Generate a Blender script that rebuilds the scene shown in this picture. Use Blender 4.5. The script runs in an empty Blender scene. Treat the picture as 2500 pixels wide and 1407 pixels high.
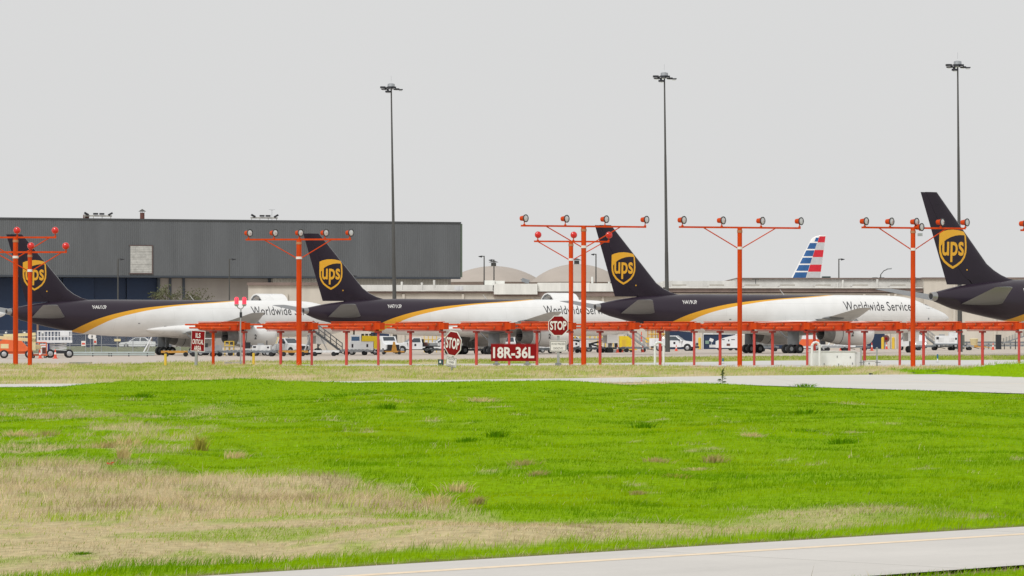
import bpy, math, random
import numpy as np
from mathutils import Vector, Matrix
random.seed(7)
rng = np.random.default_rng(11)
R = math.radians
SC = bpy.context.scene
COL = SC.collection

# ------------------------------------------------------------------ camera, sky, sun, exposure
CAM_H = 2.0            # eye height in metres
FPX = 9040.0           # focal length in pixels of a 2500 px wide frame
HOR = 818.0            # horizon row in that frame
cd = bpy.data.cameras.new('camera'); cam = bpy.data.objects.new('camera', cd); COL.objects.link(cam)
cam.location = (0, 0, CAM_H); cam.rotation_euler = (R(90), 0, 0)
cd.sensor_width = 36.0; cd.lens = 36.0*FPX/2500.0
cd.shift_y = (HOR-703.5)/2500.0
cd.clip_start = 0.5; cd.clip_end = 9000.0
SC.camera = cam

SUN_EL, SUN_AZ = R(47), R(207)      # azimuth clockwise from +Y: behind the camera, to the left
wd = bpy.data.worlds.new('World'); SC.world = wd; wd.use_nodes = True
nt = wd.node_tree; nt.nodes.clear()
out = nt.nodes.new('ShaderNodeOutputWorld'); bg = nt.nodes.new('ShaderNodeBackground')
sky = nt.nodes.new('ShaderNodeTexSky'); sky.sky_type = 'NISHITA'; sky.sun_disc = False
sky.sun_elevation = SUN_EL; sky.sun_rotation = SUN_AZ; sky.air_density = 1.0; sky.dust_density = 6.0; sky.ozone_density = 1.0
hs = nt.nodes.new('ShaderNodeHueSaturation'); hs.inputs['Saturation'].default_value = 0.12
tc = nt.nodes.new('ShaderNodeTexCoord')
nz = nt.nodes.new('ShaderNodeTexNoise'); nz.inputs['Scale'].default_value = 2.2; nz.inputs['Detail'].default_value = 3.0; nz.inputs['Roughness'].default_value = 0.45
rp = nt.nodes.new('ShaderNodeValToRGB')
rp.color_ramp.elements[0].position = 0.30; rp.color_ramp.elements[0].color = (5.34, 5.36, 5.36, 1)
rp.color_ramp.elements[1].position = 0.70; rp.color_ramp.elements[1].color = (5.72, 5.72, 5.69, 1)
mx = nt.nodes.new('ShaderNodeMixRGB'); mx.inputs[0].default_value = 0.96      # an even overcast deck over the clear sky
nt.links.new(tc.outputs['Generated'], nz.inputs['Vector']); nt.links.new(nz.outputs['Fac'], rp.inputs['Fac'])
nt.links.new(sky.outputs[0], hs.inputs['Color']); nt.links.new(hs.outputs[0], mx.inputs[1]); nt.links.new(rp.outputs[0], mx.inputs[2])
nt.links.new(mx.outputs[0], bg.inputs['Color']); bg.inputs['Strength'].default_value = 0.1
nt.links.new(bg.outputs[0], out.inputs['Surface'])

sl = bpy.data.lights.new('sun', 'SUN'); so = bpy.data.objects.new('sun', sl); COL.objects.link(so)
sl.energy = 1.5; sl.angle = R(22); sl.color = (1.0, 0.98, 0.945)
sdir = Vector((math.sin(SUN_AZ)*math.cos(SUN_EL), math.cos(SUN_AZ)*math.cos(SUN_EL), math.sin(SUN_EL)))
so.rotation_euler = sdir.to_track_quat('Z', 'Y').to_euler(); so.location = (-40, -60, 90)

SC.view_settings.view_transform = 'Standard'; SC.view_settings.look = 'None'
SC.view_settings.exposure = 0.40; SC.view_settings.gamma = 1.0; SC.view_settings.use_curve_mapping = False
SC.render.engine = 'CYCLES'
SC.cycles.max_bounces = 6; SC.cycles.diffuse_bounces = 3; SC.cycles.glossy_bounces = 3
SC.cycles.transparent_max_bounces = 8; SC.cycles.use_denoising = True; SC.cycles.denoiser = 'OPENIMAGEDENOISE'; SC.cycles.denoising_input_passes = 'RGB_ALBEDO_NORMAL'; SC.cycles.denoising_prefilter = 'ACCURATE'
SC.render.film_transparent = False

# ------------------------------------------------------------------ helpers
def srgb(r, g, b):
    return tuple(((c/255)/12.92 if c/255 <= 0.04045 else (((c/255)+0.055)/1.055)**2.4) for c in (r, g, b))

def wx(px, D): return (px-1250.0)/FPX*D
def wz(py, D): return CAM_H-(py-HOR)/FPX*D

MATS = {}
def mat(name, col, rough=0.5, metal=0.0, var=0.12, scale=1.5, bump=0.0, spec=0.5, coat=0.0, emit=0.0, streak=False):
    """procedural paint / metal / stone: base colour with uneven tone, roughness and fine relief"""
    if name in MATS: return MATS[name]
    m = bpy.data.materials.new(name); m.use_nodes = True; n = m.node_tree; p = n.nodes['Principled BSDF']
    p.inputs['Metallic'].default_value = metal; p.inputs['Specular IOR Level'].default_value = spec
    p.inputs['Coat Weight'].default_value = coat
    t = n.nodes.new('ShaderNodeTexCoord'); a = n.nodes.new('ShaderNodeTexNoise')
    a.inputs['Scale'].default_value = scale; a.inputs['Detail'].default_value = 6; a.inputs['Roughness'].default_value = 0.65
    src = t.outputs['Object']
    if streak:
        mp = n.nodes.new('ShaderNodeMapping'); mp.inputs['Scale'].default_value = (1.0, 1.0, 0.16)
        n.links.new(src, mp.inputs['Vector']); src = mp.outputs['Vector']
    n.links.new(src, a.inputs['Vector'])
    r = n.nodes.new('ShaderNodeValToRGB')
    r.color_ramp.elements[0].position = 0.28; r.color_ramp.elements[1].position = 0.72
    r.color_ramp.elements[0].color = (*[c*(1-var) for c in col], 1)
    r.color_ramp.elements[1].color = (*[min(1, c*(1+var*0.6)) for c in col], 1)
    n.links.new(a.outputs['Fac'], r.inputs['Fac']); n.links.new(r.outputs['Color'], p.inputs['Base Color'])
    mr = n.nodes.new('ShaderNodeMapRange'); mr.inputs['To Min'].default_value = max(0.02, rough-0.08); mr.inputs['To Max'].default_value = min(1, rough+0.10)
    n.links.new(a.outputs['Fac'], mr.inputs['Value']); n.links.new(mr.outputs['Result'], p.inputs['Roughness'])
    if bump:
        b = n.nodes.new('ShaderNodeBump'); b.inputs['Strength'].default_value = bump; b.inputs['Distance'].default_value = 0.02
        c = n.nodes.new('ShaderNodeTexNoise'); c.inputs['Scale'].default_value = scale*9; c.inputs['Detail'].default_value = 4
        n.links.new(t.outputs['Object'], c.inputs['Vector']); n.links.new(c.outputs['Fac'], b.inputs['Height']); n.links.new(b.outputs['Normal'], p.inputs['Normal'])
    if emit:
        p.inputs['Emission Color'].default_value = (*col, 1); p.inputs['Emission Strength'].default_value = emit
    MATS[name] = m
    return m

M = dict(
 white=mat('white_paint', (0.77, 0.79, 0.81), 0.35, var=0.10, scale=0.9),
 white_old=mat('worn_white_paint', (0.68, 0.69, 0.70), 0.5, var=0.24, scale=2.5, streak=True),
 grey=mat('grey_paint', (0.30, 0.31, 0.32), 0.5, var=0.2),
 steel=mat('galvanised_steel', (0.42, 0.44, 0.46), 0.45, metal=0.6, var=0.22, scale=4),
 dolly=mat('dolly_steel', (0.20, 0.22, 0.24), 0.55, metal=0.3, var=0.35, scale=3),
 dark=mat('dark_metal', (0.022, 0.024, 0.03), 0.55, var=0.3),
 rubber=mat('tyre_rubber', (0.016, 0.017, 0.02), 0.8, var=0.3, scale=6),
 rim=mat('wheel_rim', (0.45, 0.46, 0.48), 0.4, metal=0.5, var=0.2),
 glass=mat('dark_glass', (0.035, 0.05, 0.065), 0.12, var=0.2, spec=0.8),
 glassblue=mat('blue_glass', (0.03, 0.10, 0.22), 0.15, var=0.2, spec=0.8),
 orange=mat('aviation_orange', srgb(203, 68, 8), 0.6, var=0.26, scale=2.6, streak=True, spec=0.2),
 orange2=mat('antenna_orange', srgb(232, 90, 28), 0.5, var=0.2, spec=0.3, scale=2.0),
 orange3=mat('pinkish_red_post', srgb(192, 74, 66), 0.6, var=0.16, scale=2.5, streak=True),  # paler, pinker red of the thinner antenna post
 boomred=mat('boom_red', srgb(186, 60, 22), 0.6, var=0.3, spec=0.2, scale=2.0),  # darker than the rods, painting in the shade between them
 clamp=mat('tan_clamp', srgb(176, 120, 84), 0.6),
 redlamp=mat('red_lamp_glass', srgb(205, 24, 20), 0.2, var=0.15, coat=0.5),
 louvre=mat('louvre_pale', (0.52, 0.52, 0.49), 0.8, var=0.3, scale=1.6),
 lens=mat('lamp_lens', (0.70, 0.71, 0.72), 0.12, metal=0.35, var=0.25, scale=9),
 signred=mat('sign_red', srgb(126, 5, 11), 0.5, var=0.14, spec=0.2),
 signred2=mat('sign_red_faded', srgb(134, 6, 12), 0.5, var=0.14, spec=0.2),
 signwhite=mat('sign_white', (0.74, 0.73, 0.71), 0.45, var=0.06),
 black=mat('black_lettering', (0.02, 0.02, 0.025), 0.5, var=0.1),
 yellow=mat('safety_yellow', srgb(222, 186, 60), 0.5, var=0.15, streak=True),
 yellow2=mat('bright_yellow_vinyl', srgb(230, 200, 40), 0.5, var=0.14),
 amber=mat('worn_amber_paint', srgb(190, 140, 60), 0.6, var=0.3),
 cream=mat('cream_paint', srgb(220, 206, 160), 0.5, var=0.2),
 liftorange=mat('lift_orange', srgb(228, 104, 54), 0.5, var=0.18),
 coneor=mat('cone_orange', srgb(222, 84, 58), 0.55, var=0.12),
 navy=mat('navy_door_and_shade', (0.010, 0.028, 0.075), 0.6, var=0.2, scale=0.2),
 concrete=mat('concrete_block', (0.36, 0.35, 0.32), 0.9, var=0.25, scale=2, bump=0.3),
 beige=mat('beige_precast', (0.60, 0.555, 0.485), 0.9, var=0.16, scale=0.35, bump=0.15, streak=True),
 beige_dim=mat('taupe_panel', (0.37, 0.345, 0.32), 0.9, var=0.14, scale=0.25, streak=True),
 hangar=mat('hangar_siding', (0.122, 0.131, 0.139), 0.6, var=0.20, scale=0.25, streak=True),
 siding=mat('pale_siding', (0.44, 0.43, 0.39), 0.6, var=0.12, scale=0.3),
 roofwhite=mat('roof_white', (0.74, 0.74, 0.70), 0.7, var=0.2, scale=0.6, streak=True),
 trim=mat('brown_trim', (0.22, 0.165, 0.145), 0.8, var=0.25, scale=0.6),
 dome=mat('dome_tan', (0.42, 0.37, 0.325), 0.8, var=0.12, scale=0.12),
 mast=mat('mast_steel', (0.085, 0.085, 0.08), 0.6, metal=0.2, var=0.3, scale=0.8, streak=True),
 teal=mat('teal_box', (0.01, 0.05, 0.055), 0.5),
 blue=mat('marker_blue', srgb(30, 104, 140), 0.5),
 bark=mat('bark', (0.09, 0.075, 0.055), 0.9, var=0.3),
 brown=mat('jet_brown', (0.0215, 0.0140, 0.0250), 0.3, var=0.2, scale=0.5, spec=0.3),
 gold=mat('jet_gold', srgb(232, 172, 42), 0.35, var=0.06),
 jetwhite=mat('jet_white', (0.83, 0.83, 0.815), 0.28, var=0.05, scale=0.6, coat=0.3),
 jetgrey=mat('jet_grey', (0.19, 0.195, 0.20), 0.4, var=0.14, scale=0.8),
 jetwing=mat('wing_grey', (0.52, 0.53, 0.52), 0.4, var=0.18, scale=0.7),
 bare=mat('bare_metal', (0.42, 0.42, 0.42), 0.32, metal=0.85, var=0.2, scale=2),
 nozzle=mat('nozzle_metal', (0.30, 0.30, 0.30), 0.4, metal=0.2, var=0.3, scale=2),
 geargrey=mat('gear_grey', (0.22, 0.235, 0.25), 0.5, var=0.2),
 brickred=mat('brick_red', (0.15, 0.06, 0.05), 0.8, var=0.3),
 net=mat('cargo_net_grey', (0.20, 0.20, 0.19), 0.85, var=0.4, scale=2.5, bump=0.5),
 hedge=mat('rough_verge', (0.16, 0.17, 0.09), 0.95, var=0.4, scale=1.2, bump=0.6),
 lamplit=mat('lit_lamp', (1.0, 0.93, 0.8), 0.3, emit=2.0),
 redlit=mat('lit_red_beacon', (1.0, 0.03, 0.06), 0.3, var=0.3, scale=14, emit=0.9),
 flagblue=mat('tail_blue', srgb(40, 92, 150), 0.35, var=0.25, scale=0.8),
 flagred=mat('tail_red', srgb(205, 34, 52), 0.35, var=0.1),
 flaggrey=mat('tail_silver', (0.52, 0.53, 0.55), 0.4, var=0.1),
)

class MB:
    """collects boxes, tubes, lathes and prisms into one mesh"""
    def __init__(s): s.v = []; s.f = []
    def add(s, vs, fs):
        o = len(s.v); s.v += [tuple(p) for p in vs]; s.f += [tuple(i+o for i in f) for f in fs]; return s
    def box(s, c, d, rz=0.0, ry=0.0, taper=1.0):
        x, y, z = [k/2 for k in d]
        vs = [Vector((sx*x*(taper if sz > 0 else 1), sy*y*(taper if sz > 0 else 1), sz*z)) for sz in (-1, 1) for sy in (-1, 1) for sx in (-1, 1)]
        m = Matrix.Rotation(rz, 3, 'Z') @ Matrix.Rotation(ry, 3, 'Y')
        vs = [m @ p + Vector(c) for p in vs]
        return s.add(vs, [(0, 2, 3, 1), (4, 5, 7, 6), (0, 1, 5, 4), (2, 6, 7, 3), (0, 4, 6, 2), (1, 3, 7, 5)])
    def b2(s, a, b): return s.box([(a[i]+b[i])/2 for i in range(3)], [abs(b[i]-a[i]) for i in range(3)])
    def tube(s, p0, p1, r, r1=None, n=8):
        p0 = Vector(p0); p1 = Vector(p1); r1 = r if r1 is None else r1
        d = (p1-p0).normalized(); a = d.orthogonal().normalized(); b = d.cross(a)
        vs = []
        for p, q in ((p0, r), (p1, r1)):
            for i in range(n):
                t = 2*math.pi*i/n; vs.append(p+(a*math.cos(t)+b*math.sin(t))*q)
        fs = [(i, (i+1) % n, n+(i+1) % n, n+i) for i in range(n)]
        return s.add(vs, fs+[tuple(range(n-1, -1, -1)), tuple(range(n, 2*n))])
    def path(s, pts, r, n=6):
        for a, b in zip(pts[:-1], pts[1:]): s.tube(a, b, r, n=n)
        return s
    def lathe(s, prof, axis='z', org=(0, 0, 0), n=20, cap0=True, cap1=True):
        vs = []
        for a, r in prof:
            for i in range(n):
                t = 2*math.pi*i/n; c, q = r*math.cos(t), r*math.sin(t)
                p = {'z': (c, q, a), 'x': (a, c, q), 'y': (q, a, c)}[axis]
                vs.append((p[0]+org[0], p[1]+org[1], p[2]+org[2]))
        fs = []
        for k in range(len(prof)-1):
            for i in range(n):
                j = (i+1) % n; fs.append((k*n+i, k*n+j, (k+1)*n+j, (k+1)*n+i))
        if cap0: fs.append(tuple(range(n-1, -1, -1)))
        if cap1: fs.append(tuple((len(prof)-1)*n+i for i in range(n)))
        return s.add(vs, fs)
    def prism(s, poly, axis, a, b):
        n = len(poly)
        def P(u, w, t): return {'y': (u, t, w), 'x': (t, u, w), 'z': (u, w, t)}[axis]
        vs = [P(u, w, a) for u, w in poly]+[P(u, w, b) for u, w in poly]
        fs = [(i, (i+1) % n, n+(i+1) % n, n+i) for i in range(n)]
        return s.add(vs, fs+[tuple(range(n-1, -1, -1)), tuple(range(n, 2*n))])
    def loft(s, rings, cap=True):
        n = len(rings[0]); vs = [p for r in rings for p in r]; fs = []
        for k in range(len(rings)-1):
            for i in range(n):
                j = (i+1) % n; fs.append((k*n+i, k*n+j, (k+1)*n+j, (k+1)*n+i))
        if cap: fs += [tuple(range(n-1, -1, -1)), tuple((len(rings)-1)*n+i for i in range(n))]
        return s.add(vs, fs)
    def build(s, name, m, parent=None, loc=(0, 0, 0), rz=0.0, smooth=True, ang=38, fix=True):
        me = bpy.data.meshes.new(name); me.from_pydata(s.v, [], s.f); me.update()
        if fix:
            import bmesh
            bm = bmesh.new(); bm.from_mesh(me); bmesh.ops.recalc_face_normals(bm, faces=bm.faces); bm.to_mesh(me); bm.free()
        if smooth: me.shade_smooth(); me.set_sharp_from_angle(angle=R(ang))
        me.materials.append(M[m] if isinstance(m, str) else m)
        o = bpy.data.objects.new(name, me); COL.objects.link(o)
        if parent: o.parent = parent
        o.location = loc; o.rotation_euler = (0, 0, rz)
        return o

def tag(o, label, cat, group=None):
    o['label'] = label; o['category'] = cat
    if group: o['group'] = group
    return o
def struct(o): o['kind'] = 'structure'; return o
def thing(name, label, cat, loc=(0, 0, 0), rz=0.0, group=None):
    o = bpy.data.objects.new(name, None); COL.objects.link(o); o.empty_display_size = 0.3
    o.location = loc; o.rotation_euler = (0, 0, rz)
    return tag(o, label, cat, group)
def copy_tree(o, parent=None):
    c = o.copy(); COL.objects.link(c); c.parent = parent
    for ch in list(o.children): copy_tree(ch, c)
    return c

def text2d(body, w=None, h=None, bold=0.0, spacing=1.0, res=3):
    """mesh of a line of text, lower left at 0,0, scaled to w x h"""
    cu = bpy.data.curves.new('t', 'FONT'); cu.body = body; cu.size = 1.0; cu.offset = bold; cu.space_character = spacing; cu.resolution_u = res
    ob = bpy.data.objects.new('t', cu); COL.objects.link(ob)
    dg = bpy.context.evaluated_depsgraph_get(); me = bpy.data.meshes.new_from_object(ob.evaluated_get(dg))
    vs = [(v.co.x, v.co.y) for v in me.vertices]; fs = [tuple(p.vertices) for p in me.polygons]
    bpy.data.objects.remove(ob); bpy.data.curves.remove(cu); bpy.data.meshes.remove(me)
    x0 = min(v[0] for v in vs); x1 = max(v[0] for v in vs); y0 = min(v[1] for v in vs); y1 = max(v[1] for v in vs)
    sy = h/(y1-y0) if h else None; sx = w/(x1-x0) if w else sy
    if sy is None: sy = sx
    return [((a-x0)*sx, (b-y0)*sy) for a, b in vs], fs

def decal(name, m, vs, fs, surf, parent, cuts=()):
    """flat print laid onto a curved surface: (u,w) -> point, cut along u so that it bends with the surface"""
    import bmesh
    bm = bmesh.new(); vv = [bm.verts.new((a, 0, b)) for a, b in vs]
    for f in fs:
        try: bm.faces.new([vv[i] for i in f])
        except ValueError: pass
    for ax, t in cuts:
        no = (1, 0, 0) if ax == 'u' else (0, 0, 1)
        bmesh.ops.bisect_plane(bm, geom=bm.verts[:]+bm.edges[:]+bm.faces[:], plane_co=(t*no[0], 0, t*no[2]), plane_no=no, dist=1e-5)
    for v in bm.verts: v.co = surf(v.co.x, v.co.z)
    me = bpy.data.meshes.new(name); bm.to_mesh(me); bm.free(); me.materials.append(M[m] if isinstance(m, str) else m)
    o = bpy.data.objects.new(name, me); COL.objects.link(o); o.parent = parent
    return o

def ease(t): t = np.clip(t, 0, 1); return t*t*(3-2*t)
def vnoise(x, y, seed=0):
    """smooth value noise on arrays"""
    x = np.asarray(x, float); y = np.asarray(y, float)
    xi = np.floor(x).astype(np.int64); yi = np.floor(y).astype(np.int64); fx = ease(x-xi); fy = ease(y-yi)
    def h(a, b):
        n = (a*374761393+b*668265263+seed*974634777) & 0x7fffffff
        n = ((n ^ (n >> 13))*1274126177) & 0x7fffffff
        n = n ^ (n >> 16)
        return (n & 0xffff)/65535.0
    return (h(xi, yi)*(1-fx)+h(xi+1, yi)*fx)*(1-fy)+(h(xi, yi+1)*(1-fx)+h(xi+1, yi+1)*fx)*fy
def fnoise(x, y, seed=0, o=3):
    s = 0; a = 1; t = 0
    for k in range(o): s = s+a*vnoise(x*2**k, y*2**k, seed+k*17); t += a; a *= 0.5
    return s/t
# ------------------------------------------------------------------ the lie of the land
def road1_s(x, y): return (x+2.41)*0.7071-(y-30.7)*0.7071       # 0 at the far edge, 3.9 at the near edge
R2X = [-60, -40, -20, -10, 0, 6, 11, 17.4, 24, 34, 60]
R2N = [132, 136, 141, 145, 150, 156, 142.4, 125.6, 110, 96, 80]
R2F = [140, 145, 150, 156, 166, 174, 180, 186, 174, 160, 140]
def road2_n(x): return np.interp(x, R2X, R2N)
def road2_f(x): return np.interp(x, [-60, -40, -20, -10, 0, 6, 11, 16, 21.5, 24, 30, 60], [140, 145, 150, 156, 166.5, 174, 180, 184, 187, 174, 160, 120])
PADX = [-17, 5, 12, 14, 22, 90]
def pad_n(x): return np.interp(x, [-17, -12, 12, 14, 90], [238, 236, 236, 229.5, 229.5])
def pad_f(x): return np.interp(x, [-17, 5, 12, 20, 90], [248, 262, 270, 290, 300])
def apron_n(x): return np.interp(x, [-120, -30, -26.5, -25, -20.6, -9, 0, 17, 45, 120], [246, 250, 254, 290, 306, 323, 341, 349, 352, 352])
def base_z(x, y):
    x = np.asarray(x, float); y = np.asarray(y, float)
    sl = np.interp(x, [-60, -41, -23, -6, 12, 29, 60], [-0.36, -0.35, -0.31, -0.26, -0.10, 0.0, 0.04])
    z = sl*ease((y-235)/(350-235))
    cre = 0.30*np.exp(-((y-136)/7.0)**2)*ease((x+17.5)/4.0)*(1-ease((x-0.5)/6.0))
    cre = np.where(y > 136, 0.30*np.exp(-((y-136)/4.5)**2)*ease((x+17.5)/4.0)*(1-ease((x-0.5)/6.0)), cre)
    mo = 0.66*ease((x-21.2)/3.6)*np.exp(-((y-road2_f(x)-7)/5.0)**2)*(y > road2_f(x))
    return z+cre+mo
def off_paving(x, y):
    """distance-like measure from the paved surfaces, in metres (0 on them)"""
    s = road1_s(x, y); d1 = np.maximum(np.maximum(-s, s-3.9), 0)
    d2 = np.maximum(np.maximum(road2_n(x)-y, y-road2_f(x)), 0)*0.7
    d3 = np.where(x > -17, np.maximum(np.maximum(pad_n(x)-y, y-pad_f(x)), 0), np.hypot(np.minimum(x+17, 0), np.maximum(np.maximum(238-y, y-248), 0)))
    d4 = np.maximum(apron_n(x)-y, 0)
    return np.minimum(np.minimum(d1, d2), np.minimum(d3, d4))
def gz(x, y):
    x = np.asarray(x, float); y = np.asarray(y, float)
    d = off_paving(x, y); k = ease(d/2.5)
    n = (fnoise(x/4.0, y/6.0, 3)-0.5)*0.30+(fnoise(x/1.1, y/1.6, 5)-0.5)*0.13
    return base_z(x, y)+k*(n+0.015)*ease((330-y)/60)-0.02*(1-ease(d/0.25))
def gz1(x, y): return float(gz(np.array([x]), np.array([y]))[0])
def bz1(x, y): return float(base_z(np.array([x]), np.array([y]))[0])
def G(px, D): return (wx(px, D), D, bz1(wx(px, D), D))

def dry_field(x, y):
    """0 = lush green, 1 = dead straw; and how tall the sward is"""
    x = np.asarray(x, float); y = np.asarray(y, float); ys = np.maximum(y, 8)
    u = 1250+FPX*x/ys; v = HOR+FPX*CAM_H/ys
    n1 = fnoise(x/1.6, y/4.5, 21); n2 = fnoise(x/0.45, y/1.2, 31); n3 = fnoise(x/5, y/12, 41)
    top = np.interp(u, [-200, 0, 400, 640, 860, 900, 950, 1050, 1150, 1250, 1450, 1700, 1950, 2150, 2400, 2700],
                    [1148, 1156, 1152, 1156, 1167, 1184, 1198, 1217, 1240, 1272, 1268, 1252, 1234, 1222, 1246, 1264])
    bot = np.interp(u, [-200, 0, 450, 800, 1250, 1700, 2000, 2500, 2700], [1402, 1392, 1372, 1356, 1341, 1319, 1294, 1260, 1249])
    vv = v+(n1-0.5)*46+(n2-0.5)*22
    d = ease((vv-top+7)/20)*(1-ease((v+(n2-0.5)*9-bot+2)/7))
    weak = ease((u-1900)/500)
    d = d*(1-weak*ease((n1-0.38)/0.2))
    d = d*(1-0.5*ease((fnoise(x/2.5, y/1.3, 61)-0.58)/0.08)*ease((v-1225)/20)*(1-ease((v-bot+45)/25)))
    d = d*(0.90-0.22*ease((u-1250)/500))*(1-0.5*ease((fnoise(x/0.5, y/0.9, 63)-0.62)/0.06))                     # green streaks in the mown straw
    left = 1-ease((u-250)/520)
    pat = 0.72*ease((n1*0.6+n2*0.4-0.535+0.10*ease(np.abs(v-1050)/90))/0.10)*left*ease((v-985)/25)
    few = ease((n2*0.55+n1*0.45-0.69)/0.05)*0.6*ease((v-955)/20)
    d = np.maximum(d, np.where(v < 1300, np.maximum(pat, few), 0))
    far = (y > 150)
    dfar = np.where(y < 245, np.clip(0.58+0.9*(n3-0.5)+1.5*(n1-0.5)+0.5*(n2-0.5), 0.05, 0.97), np.clip(0.30+1.6*(n1-0.5)+0.8*(n3-0.5)-0.012*x*0.5, 0.0, 0.85))
    mound = (x > 20.5) & (y > 160) & (y < 205)
    dfar = np.where(mound, 0.05+0.15*n2, dfar)
    d = np.where(far, dfar, d)
    tall = np.where(far, 0.10, 0.050)*np.ones_like(x)
    tall = np.where((~far) & (d > 0.4) & (vv < 1262) & (u < 1180), 0.095, tall)
    tall = np.where((~far) & (v > 1262) & (d > 0.4), 0.036, tall)
    tall = np.where((~far) & (v >= bot-4), 0.075, tall)
    return d, tall, u, v, n1, n2
# ------------------------------------------------------------------ ground sheet
def attr_mat(name, trans=0.0, rough=0.85, bump=0.0, noise=0.0, nscale=6.0):
    m = bpy.data.materials.new(name); m.use_nodes = True; n = m.node_tree; p = n.nodes['Principled BSDF']
    a = n.nodes.new('ShaderNodeAttribute'); a.attribute_name = 'col'; p.inputs['Roughness'].default_value = rough
    p.inputs['Specular IOR Level'].default_value = 0.02
    c = a.outputs['Color']
    if noise:
        t = n.nodes.new('ShaderNodeTexCoord'); k = n.nodes.new('ShaderNodeTexNoise'); k.inputs['Scale'].default_value = nscale; k.inputs['Detail'].default_value = 8
        n.links.new(t.outputs['Object'], k.inputs['Vector'])
        mr = n.nodes.new('ShaderNodeMapRange'); mr.inputs['From Min'].default_value = 0.3; mr.inputs['From Max'].default_value = 0.7
        mr.inputs['To Min'].default_value = 1-noise; mr.inputs['To Max'].default_value = 1+noise*0.7; n.links.new(k.outputs['Fac'], mr.inputs['Value'])
        mu = n.nodes.new('ShaderNodeMixRGB'); mu.blend_type = 'MULTIPLY'; mu.inputs[0].default_value = 1.0
        n.links.new(c, mu.inputs[1]); n.links.new(mr.outputs['Result'], mu.inputs[2]); c = mu.outputs[0]
        b = n.nodes.new('ShaderNodeBump'); b.inputs['Strength'].default_value = bump; b.inputs['Distance'].default_value = 0.03
        n.links.new(k.outputs['Fac'], b.inputs['Height']); n.links.new(b.outputs['Normal'], p.inputs['Normal'])
    n.links.new(c, p.inputs['Base Color'])
    if trans:
        tr = n.nodes.new('ShaderNodeBsdfTranslucent'); mi = n.nodes.new('ShaderNodeMixShader'); mi.inputs[0].default_value = trans
        n.links.new(c, tr.inputs['Color']); n.links.new(p.outputs[0], mi.inputs[1]); n.links.new(tr.outputs[0], mi.inputs[2])
        n.links.new(mi.outputs[0], n.nodes['Material Output'].inputs['Surface'])
    return m

GREEN_A = np.array([0.250, 0.430, 0.0015]); GREEN_B = np.array([0.350, 0.500, 0.0025]); GREEN_D = np.array([0.085, 0.235, 0.002])
STRAW_A = np.array([0.79, 0.665, 0.42]); STRAW_B = np.array([0.56, 0.45, 0.28])
FAR_G = np.array([0.370, 0.470, 0.050])

def mesh_np(name, verts, faces, m, col=None, smooth=True):
    me = bpy.data.meshes.new(name); nv = len(verts); nf, k = faces.shape
    me.vertices.add(nv); me.vertices.foreach_set('co', np.ascontiguousarray(verts, np.float32).ravel())
    me.loops.add(nf*k); me.loops.foreach_set('vertex_index', np.ascontiguousarray(faces, np.int32).ravel())
    me.polygons.add(nf); me.polygons.foreach_set('loop_start', np.arange(0, nf*k, k, dtype=np.int32))
    me.update(calc_edges=True)
    if smooth: me.polygons.foreach_set('use_smooth', np.ones(nf, dtype=bool))
    if col is not None:
        at = me.attributes.new('col', 'FLOAT_COLOR', 'POINT'); at.data.foreach_set('color', np.c_[col, np.ones(nv)].astype(np.float32).ravel())
    me.materials.append(m)
    o = bpy.data.objects.new(name, me); COL.objects.link(o); return o

def grid_faces(nr, nc):
    i = np.arange(nr*nc).reshape(nr, nc); return np.stack([i[:-1, :-1], i[:-1, 1:], i[1:, 1:], i[1:, :-1]], -1).reshape(-1, 4)

rows = np.r_[np.linspace(-40, 16, 12)[:-1], np.arange(16, 150, 0.45), np.arange(150, 360, 1.6), np.linspace(360, 900, 50), np.array([1100, 1500, 2200, 4000, 6500])]
hw = np.where(rows < 360, np.maximum(0.19*np.maximum(rows, 0)+7, 12), np.interp(rows, [360, 900, 6500], [78, 420, 5000]))
tcol = np.linspace(-1, 1, 170)
GX = hw[:, None]*tcol[None, :]; GY = np.repeat(rows[:, None], len(tcol), 1)
gx, gy = GX.ravel(), GY.ravel()
dd, tl, uu, vv_, n1_, n2_ = dry_field(gx, gy)
gcol = (GREEN_A*0.80)[None]*(1-dd[:, None])+(STRAW_B*0.92)[None]*dd[:, None]
s_ = road1_s(gx, gy)
soil = (1-ease((off_paving(gx, gy)-0.15)/0.3))*(gy < 160)
gcol = gcol*(1-soil[:, None])+np.array([0.16, 0.115, 0.07])[None]*soil[:, None]
farg = (gy > 150)[:, None]
gcol = np.where(farg, (FAR_G*0.72)[None]*(1-dd[:, None])+(STRAW_A*0.72)[None]*dd[:, None], gcol)
mnd = ((gx > 20.5) & (gy > 160) & (gy < 205))[:, None]; gcol = np.where(mnd, GREEN_A[None]*0.9, gcol)
MG = attr_mat('turf_soil', bump=0.5, noise=0.25, nscale=7.0)
ground = struct(mesh_np('ground', np.c_[gx, gy, gz(gx, gy)], grid_faces(len(rows), len(tcol)), MG, gcol))

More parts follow.
